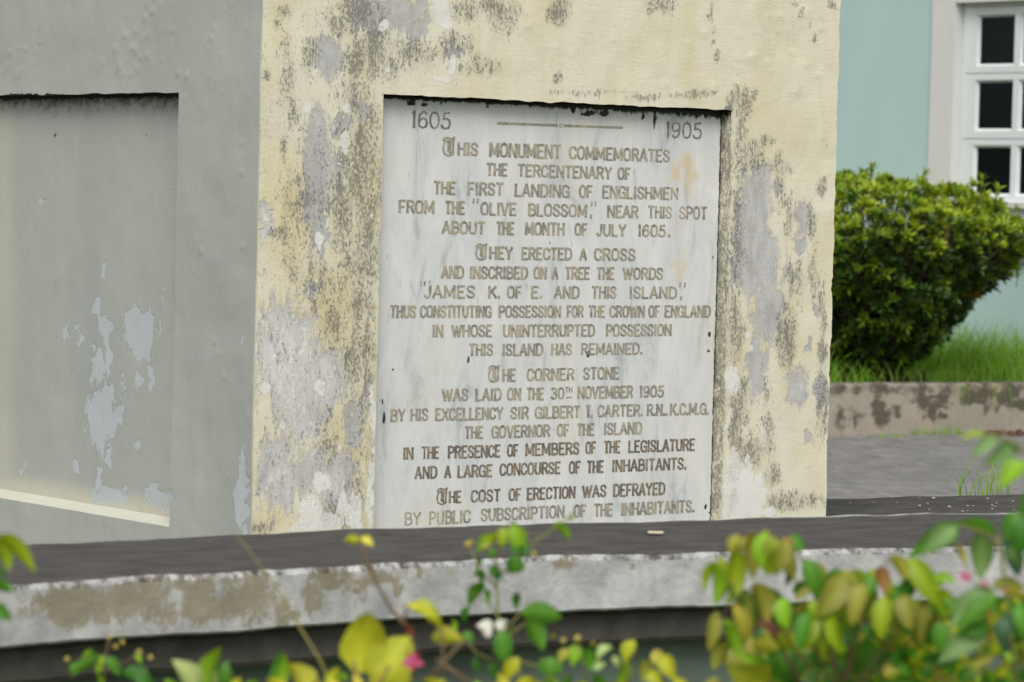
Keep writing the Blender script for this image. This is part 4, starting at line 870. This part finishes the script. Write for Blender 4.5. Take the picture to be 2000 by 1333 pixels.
def star(x, y, r, c, d, n=5, a0=0.3):
    return [('L', x, y, x + r * math.cos(a0 + 2 * math.pi * k / n), y + r * .85 * math.sin(a0 + 2 * math.pi * k / n), r * .6, c, d, 'ovate') for k in range(n)]

plant('cassia_sprig', 'yellow-green sprig with drooping leaflets at the far left edge', 'plant', -15, 4.2,
      [(2,1042,70,1120,30,'v',None,'ovate'),(-6,1046,18,1118,30,'v'),(-14,1138,28,1158,24,'g'),(-14,1180,24,1212,28,'g'),(-12,1095,14,1130,14,'g'),(-20,1060,-30,1110,30,'v'),(-30,1200,-60,1250,30,'g')],
      [([(-15,1340),(-20,1250),(-16,1140),(-8,1060),(4,1040)],4,2)], rootpts=[(-15,1338,4)], lowc='vg')
plant('budding_weed', 'small green weed with tiny yellow buds below the coping at left', 'plant', 205, 4.7,
      [(196,1278,138,1322,24,'g'),(205,1280,190,1320,20,'l'),(210,1282,236,1322,22,'g'),(262,1278,276,1298,20,'l'),(180,1268,168,1284,12,'l'),(240,1310,300,1338,36,'G'),(190,1322,206,1342,26,'l'),(150,1296,134,1312,14,'g')],
      [([(205,1340),(203,1300),(210,1262),(212,1248)],2.5,1.5),([(205,1305),(170,1285),(134,1289)],1.5,1),([(205,1310),(250,1290),(274,1274),(294,1286)],1.5,1),([(210,1262),(240,1254)],1.4,1)],
      [('flower_bud',0,0,0,[('B',214,1246,4.7,6,BUDC),('B',239,1255,4.7,6.5,BUDC),('B',226,1264,4.7,6,BUDC),('B',131,1288,4.7,6.5,BUDC),('B',272,1274,4.7,7,BUDC),('B',294,1285,4.7,6.5,BUDC),('B',206,1236,4.7,5,LC['w']),('B',230,1240,4.7,5,LC['w']),('B',165,1279,4.7,5,LC['l'])])], stem_mat=STEMB, rootpts=[(205,1338,2.6)])
plant('pointed_leaf_weed', 'pale and bright green pointed leaves beside the yellow-budded weed', 'plant', 400, 4.4,
      [(402,1345,432,1262,40,'l'),(436,1350,444,1290,40,'g'),(388,1350,336,1288,46,'w'),(420,1350,392,1288,44,'w'),(300,1350,262,1320,40,'G'),(528,1345,545,1272,36,'g'),(545,1345,556,1276,22,'l'),(480,1352,505,1330,30,'l'),(350,1352,322,1326,34,'l'),(455,1352,470,1322,28,'y')],
      [([(420,1360),(415,1345)],4,3),([(530,1360),(528,1345)],4,3)], rootpts=[(415,1348,4),(530,1348,4)])
plant('yellow_heart_leaf_plant', 'plant with big yellow-green heart-shaped leaves and a pink flower', 'plant', 720, 4.3,
      [(694,1318,722,1196,92,'y',None,'heart'),(742,1345,800,1242,98,'y',None,'heart'),(760,1352,752,1284,84,'Y',None,'heart'),(826,1192,792,1180,14,'y'),(800,1182,858,1212,46,'y'),(838,1182,864,1226,26,'y'),(842,1246,908,1252,38,'Y',None,'ovate'),(640,1345,660,1302,52,'y'),(600,1350,566,1296,56,'Y',None,'heart'),(660,1352,640,1328,40,'Y'),(700,1352,690,1316,60,'Y'),(862,1352,826,1326,44,'y'),(560,1352,520,1326,44,'y'),(620,1352,606,1318,50,'h'),(680,1330,652,1320,30,'l'),(840,1350,872,1330,40,'y')],
      [([(700,1360),(698,1320),(690,1290)],4,3),([(745,1360),(742,1340),(760,1300)],4,3),([(852,1288),(885,1312),(930,1345)],3.5,4.5),([(905,1252),(870,1290),(830,1335)],3,4),([(800,1182),(790,1200),(795,1225)],3,3),([(862,1226),(866,1290),(860,1350)],2.5,3)],
      [('flower',0,0,0,star(806,1292,24,'q',4.25,5,-2.2) + star(800,1296,16,'m',4.24,4,.4) + [('B',806,1292,4.24,4,srgb(240,200,90))])], stem_mat=STEMB, rootpts=[(700,1345,4),(745,1348,4),(600,1352,4)], lowc='yYl')
plant('slender_shoot', 'thin curved brown stem topped by two small yellow leaves against the coping', 'plant', 800, 4.6,
      [(703,1056,671,1055,18,'y'),(706,1050,730,1068,18,'Y'),(704,1054,700,1046,9,'h'),(793,1218,806,1250,14,'k')],
      [([(800,1345),(806,1270),(793,1222),(765,1192),(741,1150),(723,1110),(711,1078),(704,1054)],5,2.6)], stem_mat=STEMB, rootpts=[(800,1343,5)], nlow=3)
plant('grass_stalk', 'dry straw-coloured grass stalk leaning left across the coping', 'grass stalk', 640, 4.5,
      [], [([(650,1345),(625,1290),(585,1225),(540,1150),(490,1080),(458,1040)],3.4,.9)], stem_mat=STRAW, rootpts=[(650,1343,4.2)], nlow=0)
plant('white_flowered_weed', 'upright green weed with one white flower in front of the coping', 'plant', 985, 4.6,
      [(998,1026,1028,1078,32,'l'),(984,1030,980,1072,26,'v'),(958,1046,930,1078,30,'l'),(966,1040,952,1070,22,'v'),(1084,1026,1114,1056,22,'l'),(1002,1084,998,1122,40,'g',None,'round'),(958,1104,978,1134,30,'G'),(936,1086,934,1108,20,'G'),(948,1118,924,1124,14,'G'),(946,1116,940,1144,14,'G'),(946,1138,914,1188,28,'g'),(916,1184,906,1218,24,'G'),(952,1148,957,1184,13,'g'),(1011,1156,1009,1196,16,'G'),(1016,1196,1100,1206,42,'g'),(1030,1216,1062,1272,40,'g'),(982,1230,987,1292,34,'g',None,'round'),(884,1210,885,1236,24,'l'),(904,1236,926,1256,28,'g'),(1120,1004,1112,1020,10,'l'),(1026,1060,1018,1092,20,'G'),(1002,1050,1012,1086,24,'g'),(964,1070,958,1096,20,'g'),(930,1282,936,1316,18,'G'),(970,1290,964,1330,24,'G'),(1006,1018,1002,1032,8,'l'),(1096,1020,1082,1030,10,'l')],
      [([(985,1345),(982,1290),(972,1200),(970,1130),(968,1090),(985,1040),(1000,1018)],4,2),([(970,1150),(935,1110),(918,1070)],2.6,1.6),([(970,1130),(1005,1100),(1035,1066),(1080,1034),(1122,1004)],3,2),([(972,1200),(930,1160),(910,1200)],2.4,1.6),([(978,1250),(1010,1205),(1020,1196)],2.6,2),([(978,1250),(1030,1216)],2.4,2),([(980,1300),(930,1275),(905,1245)],2.4,2)],
      [('flower',0,0,0,[('L',962,1226,930,1222,22,'z',4.55,'ovate'),('L',960,1228,948,1244,24,'z',4.55,'round'),('L',962,1226,942,1212,16,'z',4.55),('L',966,1224,994,1214,14,'z',4.55),('L',968,1228,990,1226,12,'z',4.55)]),
       ('flower_bud',0,0,0,[('B',914,1064,4.6,9,BUDC),('B',922,1060,4.6,7,LC['h']),('B',948,1068,4.6,8,BUDC),('B',1042,1083,4.6,8,BUDC),('B',880,1118,4.6,6,LC['w']),('B',1060,1246,4.6,8,BUDC),('B',1080,1244,4.6,7,LC['h'])])], rootpts=[(985,1343,4)])
plant('yellowing_weed', 'mixed yellow and green weed at the bottom centre below the second ledge', 'plant', 1150, 4.5,
      [(1078,1284,1072,1322,42,'g',None,'round'),(1014,1284,986,1330,28,'y'),(984,1352,972,1312,40,'Y'),(1112,1268,1092,1300,30,'h'),(1128,1258,1118,1304,26,'l'),(1146,1266,1152,1312,26,'g'),(1190,1260,1166,1288,34,'w'),(1240,1250,1220,1298,50,'y'),(1280,1268,1294,1308,28,'Y'),(1298,1278,1322,1330,32,'y'),(1226,1290,1200,1338,52,'l'),(1258,1288,1256,1336,36,'o'),(1268,1310,1296,1345,52,'y'),(1060,1352,1030,1330,60,'h'),(1100,1352,1120,1318,40,'g'),(1180,1352,1160,1316,44,'g'),(1150,1300,1184,1296,30,'w'),(1210,1352,1230,1326,50,'y'),(940,1352,925,1330,40,'l'),(1010,1352,1044,1322,34,'y'),(1124,1352,1146,1328,36,'v'),(1340,1352,1310,1322,46,'y'),(1090,1340,1060,1326,26,'l'),(1196,1282,1210,1306,26,'w')],
      [([(1150,1352),(1140,1300),(1125,1262)],3,2),([(1225,1352),(1230,1300),(1238,1256)],3,2),([(1300,1352),(1292,1300),(1280,1270)],3,2),([(1080,1352),(1078,1290)],2.6,2),([(1020,1352),(1012,1288)],2.6,2),([(1008,1290),(1060,1305),(1100,1318)],2,1.6)],
      [('flower_bud',0,0,0,[('B',1128,1248,4.5,9,BUDC),('B',1100,1252,4.5,7,BUDC),('B',1158,1258,4.5,6,LC['h']),('B',1176,1272,4.5,8,LC['w']),('B',1190,1266,4.5,8,LC['w'])])], rootpts=[(1150,1350,3),(1225,1350,3),(1300,1350,3),(1050,1350,3)], lowc='ylg')
# compound-leaved shrub, right
OL = [(1396,1096,1380,1142,18,'v'),(1405,1086,1408,1152,24,'v'),(1430,1062,1434,1132,30,'o'),(1444,1044,1432,1074,26,'h'),(1468,1038,1470,1110,28,'o'),(1498,1036,1494,1098,34,'l'),(1522,1056,1502,1110,30,'v'),(1512,1048,1500,1080,22,'o'),(1542,1060,1551,1120,24,'h'),(1530,1050,1546,1074,22,'r'),(1572,1090,1592,1152,32,'g'),(1556,1110,1540,1138,14,'G'),(1574,1136,1554,1154,16,'G'),(1584,1096,1606,1140,26,'o'),
 (1472,1138,1492,1198,40,'o'),(1482,1140,1496,1190,30,'l'),(1452,1150,1466,1220,30,'o'),(1432,1180,1450,1242,30,'h'),(1416,1208,1434,1264,24,'v'),(1400,1192,1388,1254,24,'o'),(1450,1140,1424,1172,16,'l'),(1500,1146,1512,1204,32,'g'),(1530,1166,1536,1214,30,'l'),(1548,1196,1552,1238,22,'G'),
 (1576,1172,1562,1224,26,'o'),(1590,1190,1576,1252,28,'v'),(1602,1206,1588,1260,22,'v'),(1614,1186,1630,1256,26,'v'),(1598,1172,1606,1200,26,'o'),(1640,1110,1608,1172,42,'g'),(1652,1112,1640,1168,30,'o'),(1662,1136,1640,1192,26,'v'),(1672,1148,1650,1208,28,'v'),(1660,1112,1690,1160,30,'o'),(1700,1130,1688,1196,30,'v'),
 (1718,1106,1726,1146,24,'r'),(1738,1086,1762,1122,34,'h'),(1706,1110,1696,1150,22,'v'),(1776,1088,1824,1164,38,'v'),(1764,1092,1790,1140,30,'o'),(1728,1164,1722,1230,32,'v'),(1700,1160,1702,1212,30,'o'),(1764,1160,1776,1216,34,'o'),(1796,1168,1788,1226,26,'v'),(1812,1174,1804,1240,30,'o'),(1836,1198,1836,1254,34,'h'),(1744,1172,1752,1222,28,'v'),(1780,1130,1766,1170,26,'G'),(1830,1150,1850,1190,28,'v')]
for l in list(OL):
    if random.random() < .62:
        jx, jy = random.uniform(-15, 15), random.uniform(-4, 16); OL.append((l[0] + jx, l[1] + jy, l[2] + jx + random.uniform(-8, 8), l[3] + jy, l[4], random.choice('oolvvg')))
plant('compound_leaf_shrub', 'shrub with arching olive and yellow-green paired leaflets in front of the coping', 'shrub', 1620, 4.4, [(l[0], l[1], l[0] + (l[2] - l[0]) * 1.32, l[1] + (l[3] - l[1]) * 1.32, l[4] * 1.12, l[5], None, 'oblong') for l in OL],
      [([(1640,1350),(1610,1240),(1585,1140),(1560,1080),(1500,1036),(1440,1046),(1400,1092)],3,1.6),([(1630,1345),(1580,1240),(1530,1168),(1480,1138),(1430,1180),(1402,1210)],3,1.5),([(1640,1350),(1625,1260),(1600,1172)],3,1.5),([(1650,1350),(1680,1230),(1700,1150),(1740,1086)],3,1.5),([(1650,1350),(1665,1220),(1655,1112)],3,1.5),([(1660,1350),(1740,1250),(1780,1160),(1790,1110)],3,1.5),([(1670,1350),(1770,1260),(1830,1196)],3,1.5)],
      stem_mat=STEMB, rootpts=[(1640,1348,5),(1655,1348,5)], lowc='ovl', nlow=14)
UL = [(1486,1200,1520,1258,18,'k'),(1478,1216,1494,1226,16,'r'),(1472,1258,1526,1268,34,'Y'),(1530,1270,1530,1340,54,'g',None,'round'),(1576,1276,1556,1340,44,'g'),(1560,1240,1572,1286,24,'Y'),(1590,1262,1566,1278,22,'w'),(1664,1258,1712,1314,58,'g',None,'round'),(1640,1236,1690,1262,40,'G'),(1618,1300,1640,1345,46,'g'),(1500,1345,1420,1306,70,'y',None,'heart'),(1462,1345,1480,1300,40,'l'),(1762,1238,1806,1288,44,'Y'),(1774,1232,1812,1272,30,'y'),(1690,1236,1676,1262,26,'Y'),(1652,1232,1662,1250,22,'Y'),(1580,1345,1600,1300,40,'p'),(1740,1345,1720,1300,44,'g'),(1700,1352,1680,1316,50,'g'),(1780,1350,1760,1310,44,'v'),(1490,1270,1470,1262,14,'l'),(1546,1256,1560,1270,18,'r')]
for i in range(95):
    x = random.uniform(1490, 1780); y = random.uniform(1250, 1370); a_ = random.uniform(-2.6, -.5) if False else random.uniform(.4, 2.7); L_ = random.uniform(36, 66)
    UL.append((x, y, x + L_ * math.cos(a_), y - L_ * math.sin(a_) * .8, random.uniform(26, 44), random.choice('gGGglvol'), 4.55 + random.uniform(-.05, .1)))
for i in range(75):
    x = random.uniform(1400, 1830); y = random.uniform(1165 if x > 1560 else 1225, 1330); dx = random.uniform(-22, 22); L_ = random.uniform(46, 74)
    UL.append((x, y, x + dx, y + L_, random.uniform(22, 36), random.choice('olvohgG'), 4.6 + random.uniform(0, .15), 'oblong'))
plant('low_green_shrub', 'low shrub of rounded green leaves with a few yellow ones at the bottom right', 'shrub', 1600, 4.5, UL,
      [([(1600,1355),(1580,1300),(1540,1262)],4,2),([(1620,1355),(1660,1300),(1680,1250)],4,2),([(1520,1256),(1545,1300),(1570,1352)],4,5),([(1740,1355),(1755,1300),(1770,1240)],4,2)], stem_mat=STEMB, rootpts=[(1600,1350,5),(1620,1350,5),(1740,1350,4),(1500,1350,4)], nlow=12)
VL = [(1948,1046,1864,1022,34,'g'),(1872,1024,1772,1088,44,'g'),(1868,1030,1800,1086,34,'p'),(1914,1042,1914,1136,46,'p'),(1944,1160,1852,1230,56,'p'),(1946,1172,1880,1160,40,'G'),(1950,1165,1868,1240,40,'g'),(1926,1222,1830,1298,48,'p'),(1932,1220,1870,1236,30,'g'),(1990,1000,1962,1060,46,'g'),(2004,1010,1992,1088,44,'G'),(1962,1058,1990,1130,38,'b'),(1972,1054,2000,1110,34,'p'),(1944,1212,1962,1278,50,'b'),(1950,1206,2000,1230,30,'b'),(1990,1180,2004,1250,30,'g'),(1868,1060,1888,1110,13,'h'),(1820,1130,1870,1136,24,'l'),(1936,1144,2004,1150,30,'o'),(1840,1130,1828,1156,24,'v'),(1960,1160,2010,1170,22,'h')]
for i in range(230):
    x = random.uniform(1720, 2030); y = random.uniform(1190 if x > 1850 else 1240, 1380); a_ = random.uniform(.4, 2.7); L_ = random.uniform(34, 62)
    VL.append((x, y, x + L_ * math.cos(a_), y - L_ * math.sin(a_) * .8, random.uniform(22, 38), random.choice('ggGGlvvyoo'), 4.35 + random.uniform(-.02, .35)))
plant('green_vine', 'vine with long drooping green leaves and pink buds at the lower right edge', 'vine', 1960, 4.2, VL,
      [([(1990,1355),(1975,1250),(1965,1150),(1955,1080),(1948,1046)],4.5,3),([(1955,1080),(1935,1044),(1870,1024)],3,2),([(1965,1150),(1920,1150),(1888,1128)],2,1.4),([(1868,1060),(1890,1115)],2,1.5),([(1990,1300),(2010,1150),(2004,1010)],4,3),([(1975,1250),(1930,1222)],3,2)],
      [('flower_bud',0,0,0,[('L',1896,1128,1868,1126,13,'m',4.2,'ovate'),('L',1898,1130,1876,1134,9,'q',4.2),('B',1922,1138,4.2,6,LC['m']),('B',1926,1144,4.2,5,LC['q']),('B',1962,1152,4.2,5,LC['q']),('B',1900,1120,4.2,5,LC['r'])])],
      rootpts=[(1990,1350,4),(1900,1352,4),(1800,1352,4)], nlow=14)
plant('overhanging_sprig', 'bright green sprig hanging in front of the road at the right edge', 'plant', 2030, 3.9,
      [(1948,850,1894,896,24,'p'),(1980,864,1920,910,36,'p'),(2006,902,1952,958,52,'l'),(1924,848,1872,860,14,'v'),(1994,870,1960,900,20,'g'),(2020,960,1990,1010,40,'g'),(2050,940,2060,1000,40,'g')],
      [([(2050,1350),(2055,1150),(2040,980),(2012,892),(1978,864),(1945,850),(1922,849)],5,2)], stem_mat=STEMG, rootpts=[(2050,1348,5)])

# ------------------------------------------------------------------ bush behind the monument
BD0 = 25.0; bc = on_z(1690, 752, KH); bc = at(1690, 700, 24.9); bc[2] = KH
BUSH = empty('hedge_bush', bc, 'large rounded bush with yellow-green top leaves on the verge by the mint wall', 'bush')
HZ = [0, .10, .22, .45, .70, 1.0, 1.20, 1.32, 1.41, 1.48]; HR = [.14, .26, .42, .64, .90, 1.12, 1.04, .84, .5, .15]
def brad(z): return float(np.interp(z, HZ, HR))
bm = MB(); tw = MB(); ctr = bc + UPZ * .55
def rosette(p, out, n, L, young_lit):
    out = out / np.linalg.norm(out); a = np.cross(out, [.3, .1, .9]); a /= np.linalg.norm(a) + 1e-9; b = np.cross(out, a); ph0 = random.uniform(0, 6.28)
    for k in range(n):
        ph = ph0 + k * 2.4; el = .35 + .9 * (k / n)
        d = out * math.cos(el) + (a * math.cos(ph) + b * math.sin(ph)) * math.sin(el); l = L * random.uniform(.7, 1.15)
        if young_lit > .72: c = np.array(srgb(160, 178, 40)) * random.uniform(.7, 1.05)
        elif young_lit > .45: c = np.array(srgb(126, 156, 34)) * random.uniform(.7, 1.05)
        elif young_lit < .004: c = np.array(srgb(176, 128, 50))
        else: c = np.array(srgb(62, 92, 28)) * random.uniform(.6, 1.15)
        leaf(bm, p + d * .008, p + d * l, l * .3, c, random.uniform(-.5, .5), .3, .08, 'ovate', 4, side=out + np.array([.01, .02, .03]), jit=.15)
cnt = 0
while cnt < 3900:
    z = random.uniform(0.02, 1.52); th = random.uniform(0, 2 * math.pi); R_ = brad(z)
    if random.random() > R_ / 1.1: continue
    if math.sin(th) > .55 and random.random() < .6: continue          # fewer twigs on the far side
    dir2 = np.array([math.cos(th), math.sin(th), 0.0]); q = bc + dir2 * R_ + UPZ * z
    lump = .8 + .38 * float(fbm(np.array([q]), 4.2, 3, 17)[0]); 
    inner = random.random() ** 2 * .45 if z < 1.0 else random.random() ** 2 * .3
    rr = R_ * lump * (1 - inner) * (1.0 + (random.random() < .06) * random.uniform(.05, .16)); zz_ = .975 * z * (1 - .1 * inner) * (.88 + .24 * float(fbm(np.array([q]), 3.1, 2, 27)[0]))
    p = bc + dir2 * rr + UPZ * zz_
    out = dir2 * (.55 if z > 1.1 else .8) + UPZ * (.9 if z > .9 else .35) + np.array([random.uniform(-.4, .4), random.uniform(-.4, .4), random.uniform(-.3, .3)])
    y_ = random.random() * (.62 + .5 * np.clip((z - .75) / .55, 0, 1)) * (1 - inner)  # yellower on top, darker inside: new growth plus light and shade in the tint
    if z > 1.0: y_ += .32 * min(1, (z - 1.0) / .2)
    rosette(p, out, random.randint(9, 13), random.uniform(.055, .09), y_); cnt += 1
    if cnt % 3 == 0:
        c = bc + UPZ * (zz_ * .45) + dir2 * rr * .3; mid = (p + c) / 2 + np.array([random.uniform(-.05, .05), random.uniform(-.05, .05), random.uniform(-.06, .03)])
        tw.tube([c, mid, p], .008, .003, 4)
# a few shoots standing proud
for (x, y0, y1) in ((1805,400,345),(1915,385,352),(1945,400,372),(1700,350,332),(1860,385,372),(1895,392,384),(1985,560,532)):
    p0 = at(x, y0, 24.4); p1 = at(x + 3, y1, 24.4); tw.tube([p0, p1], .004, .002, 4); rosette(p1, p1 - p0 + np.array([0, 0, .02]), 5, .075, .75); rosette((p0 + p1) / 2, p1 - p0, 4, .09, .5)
for k in range(9):
    th = k * .7; tw.tube([bc + np.array([math.cos(th) * .06, math.sin(th) * .06, -.05]), bc + np.array([math.cos(th) * .22, math.sin(th) * .22, .3]), bc + np.array([math.cos(th) * .55, math.sin(th) * .55, .75])], .022, .01, 6)
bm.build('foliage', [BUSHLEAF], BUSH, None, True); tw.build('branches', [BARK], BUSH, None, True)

# ------------------------------------------------------------------ grass on the verge, weeds
def blade(mb, p, h, lean, an, w, col):
    d = np.array([math.cos(an), math.sin(an), 0]); s_ = np.array([-d[1], d[0], 0]) ; a0 = random.uniform(0, 3.14); s_ = np.array([math.cos(a0), math.sin(a0), 0]); V = []
    for i in range(5):
        q = i / 4; c = p + UPZ * h * (q - .35 * lean * q * q) + d * h * lean * q * q
        ww = w * (1 - q) ** .7 + .0004; V += [c - s_ * ww / 2, c + s_ * ww / 2]
    mb.add(V, [(2 * i, 2 * i + 1, 2 * i + 3, 2 * i + 2) for i in range(4)], 0, np.array(col[:3]) * random.uniform(.75, 1.2))
gr = MB(); GC = [srgb(150, 204, 66), srgb(168, 214, 80), srgb(132, 188, 60), srgb(186, 210, 112)]
for i in range(12000):
    x = random.uniform(-1.2, 4.2); y = .2 + random.random() ** 1.2 * 2.6
    p = KA + kd * x + kn * y + UPZ * KH
    dist_b = np.linalg.norm((p - bc)[:2])
    if dist_b < .5: continue
    h = random.uniform(.18, .44) * (.6 if dist_b < .8 else 1.15)
    if y < .35: h *= .8
    blade(gr, p, h, random.uniform(.2, .9), random.uniform(0, 6.28), random.uniform(.004, .009), random.choice(GC))
for i in range(60):
    p = KA + kd * random.uniform(.9, 3.5) + kn * random.uniform(.4, 2.2) + UPZ * KH
    blade(gr, p, random.uniform(.35, .5), random.uniform(.3, .8), random.uniform(-.6, .6), .005, GC[3])
tag(gr.build('verge_grass', [GRASSM], None, None, True), 'long bright green grass growing on the verge under the bush', 'grass', kind='stuff')
def tuft(name, label, x0, x1, y, n, hmin, hmax, z, hang=False, plane=None):
    m = MB(); c0 = on_z((x0 + x1) / 2, y, z) if plane is None else plane
    for i in range(n):
        p = on_z(random.uniform(x0, x1), y, z) if plane is None else plane + kd * random.uniform(-.5, .5) * (x1 - x0) * .0036 
        p = p + kn * random.uniform(-.03, .03)
        if hang:
            an = math.atan2(-kn[1], -kn[0]) + random.uniform(-.8, .8); d = np.array([math.cos(an), math.sin(an), 0]); L_ = random.uniform(hmin, hmax); V = []
            for q in np.linspace(0, 1, 6):
                c = p + d * (.05 + L_ * .35 * q) + UPZ * (L_ * (.35 * q - 1.1 * q * q)); s_ = np.array([-d[1], d[0], 0]) * (.003 * (1 - q) + .0006); V += [c - s_, c + s_]
            m.add(V, [(2 * k, 2 * k + 1, 2 * k + 3, 2 * k + 2) for k in range(5)], 0, np.array(random.choice(GC)[:3]) * random.uniform(.35, .75))
        else: blade(m, p, random.uniform(hmin, hmax), random.uniform(.1, .7), random.uniform(0, 6.28), .005, random.choice(GC))
    o_ = m.build(name, [GRASSM], None, None, True, loc=c0); return tag(o_, label, 'weed')
tuft('weed_tuft', 'thin grass tuft sprouting behind the plinth in front of the road', 1868, 1965, 968, 26, .05, .17, .70)
tuft('weed_tuft', 'green weeds growing at the foot of the mossy kerb wall', 1760, 1880, 850, 150, .03, .09, .0)
tuft('weed_tuft', 'small weed patch at the kerb foot nearest the monument', 1715, 1770, 856, 60, .02, .05, .0)
tuft('hanging_grass', 'grass strands hanging over the face of the kerb wall', 1855, 1960, 754, 30, .08, .34, KH + .01, True)
tuft('hanging_grass', 'few grass blades at the kerb foot by the fallen red leaves', 1935, 2010, 846, 26, .06, .22, .0)
lt = MB()
for i in range(170):
    p = on_z(random.uniform(1925, 2040), random.uniform(846, 852), .012); an = random.uniform(0, 6.28); t = p + np.array([math.cos(an), math.sin(an), random.uniform(-.1, .5)]) * .04
    leaf(lt, p + UPZ * random.uniform(0, .03), t, .022, srgb(*random.choice([(120, 66, 46), (96, 54, 40), (150, 96, 60)])), 0, .2, .1, 'ovate', 3, side=UPZ)
tag(lt.build('leaf_litter', [LEAF], None, None, True), 'dry reddish fallen leaves heaped at the kerb foot', 'leaf litter', kind='stuff')
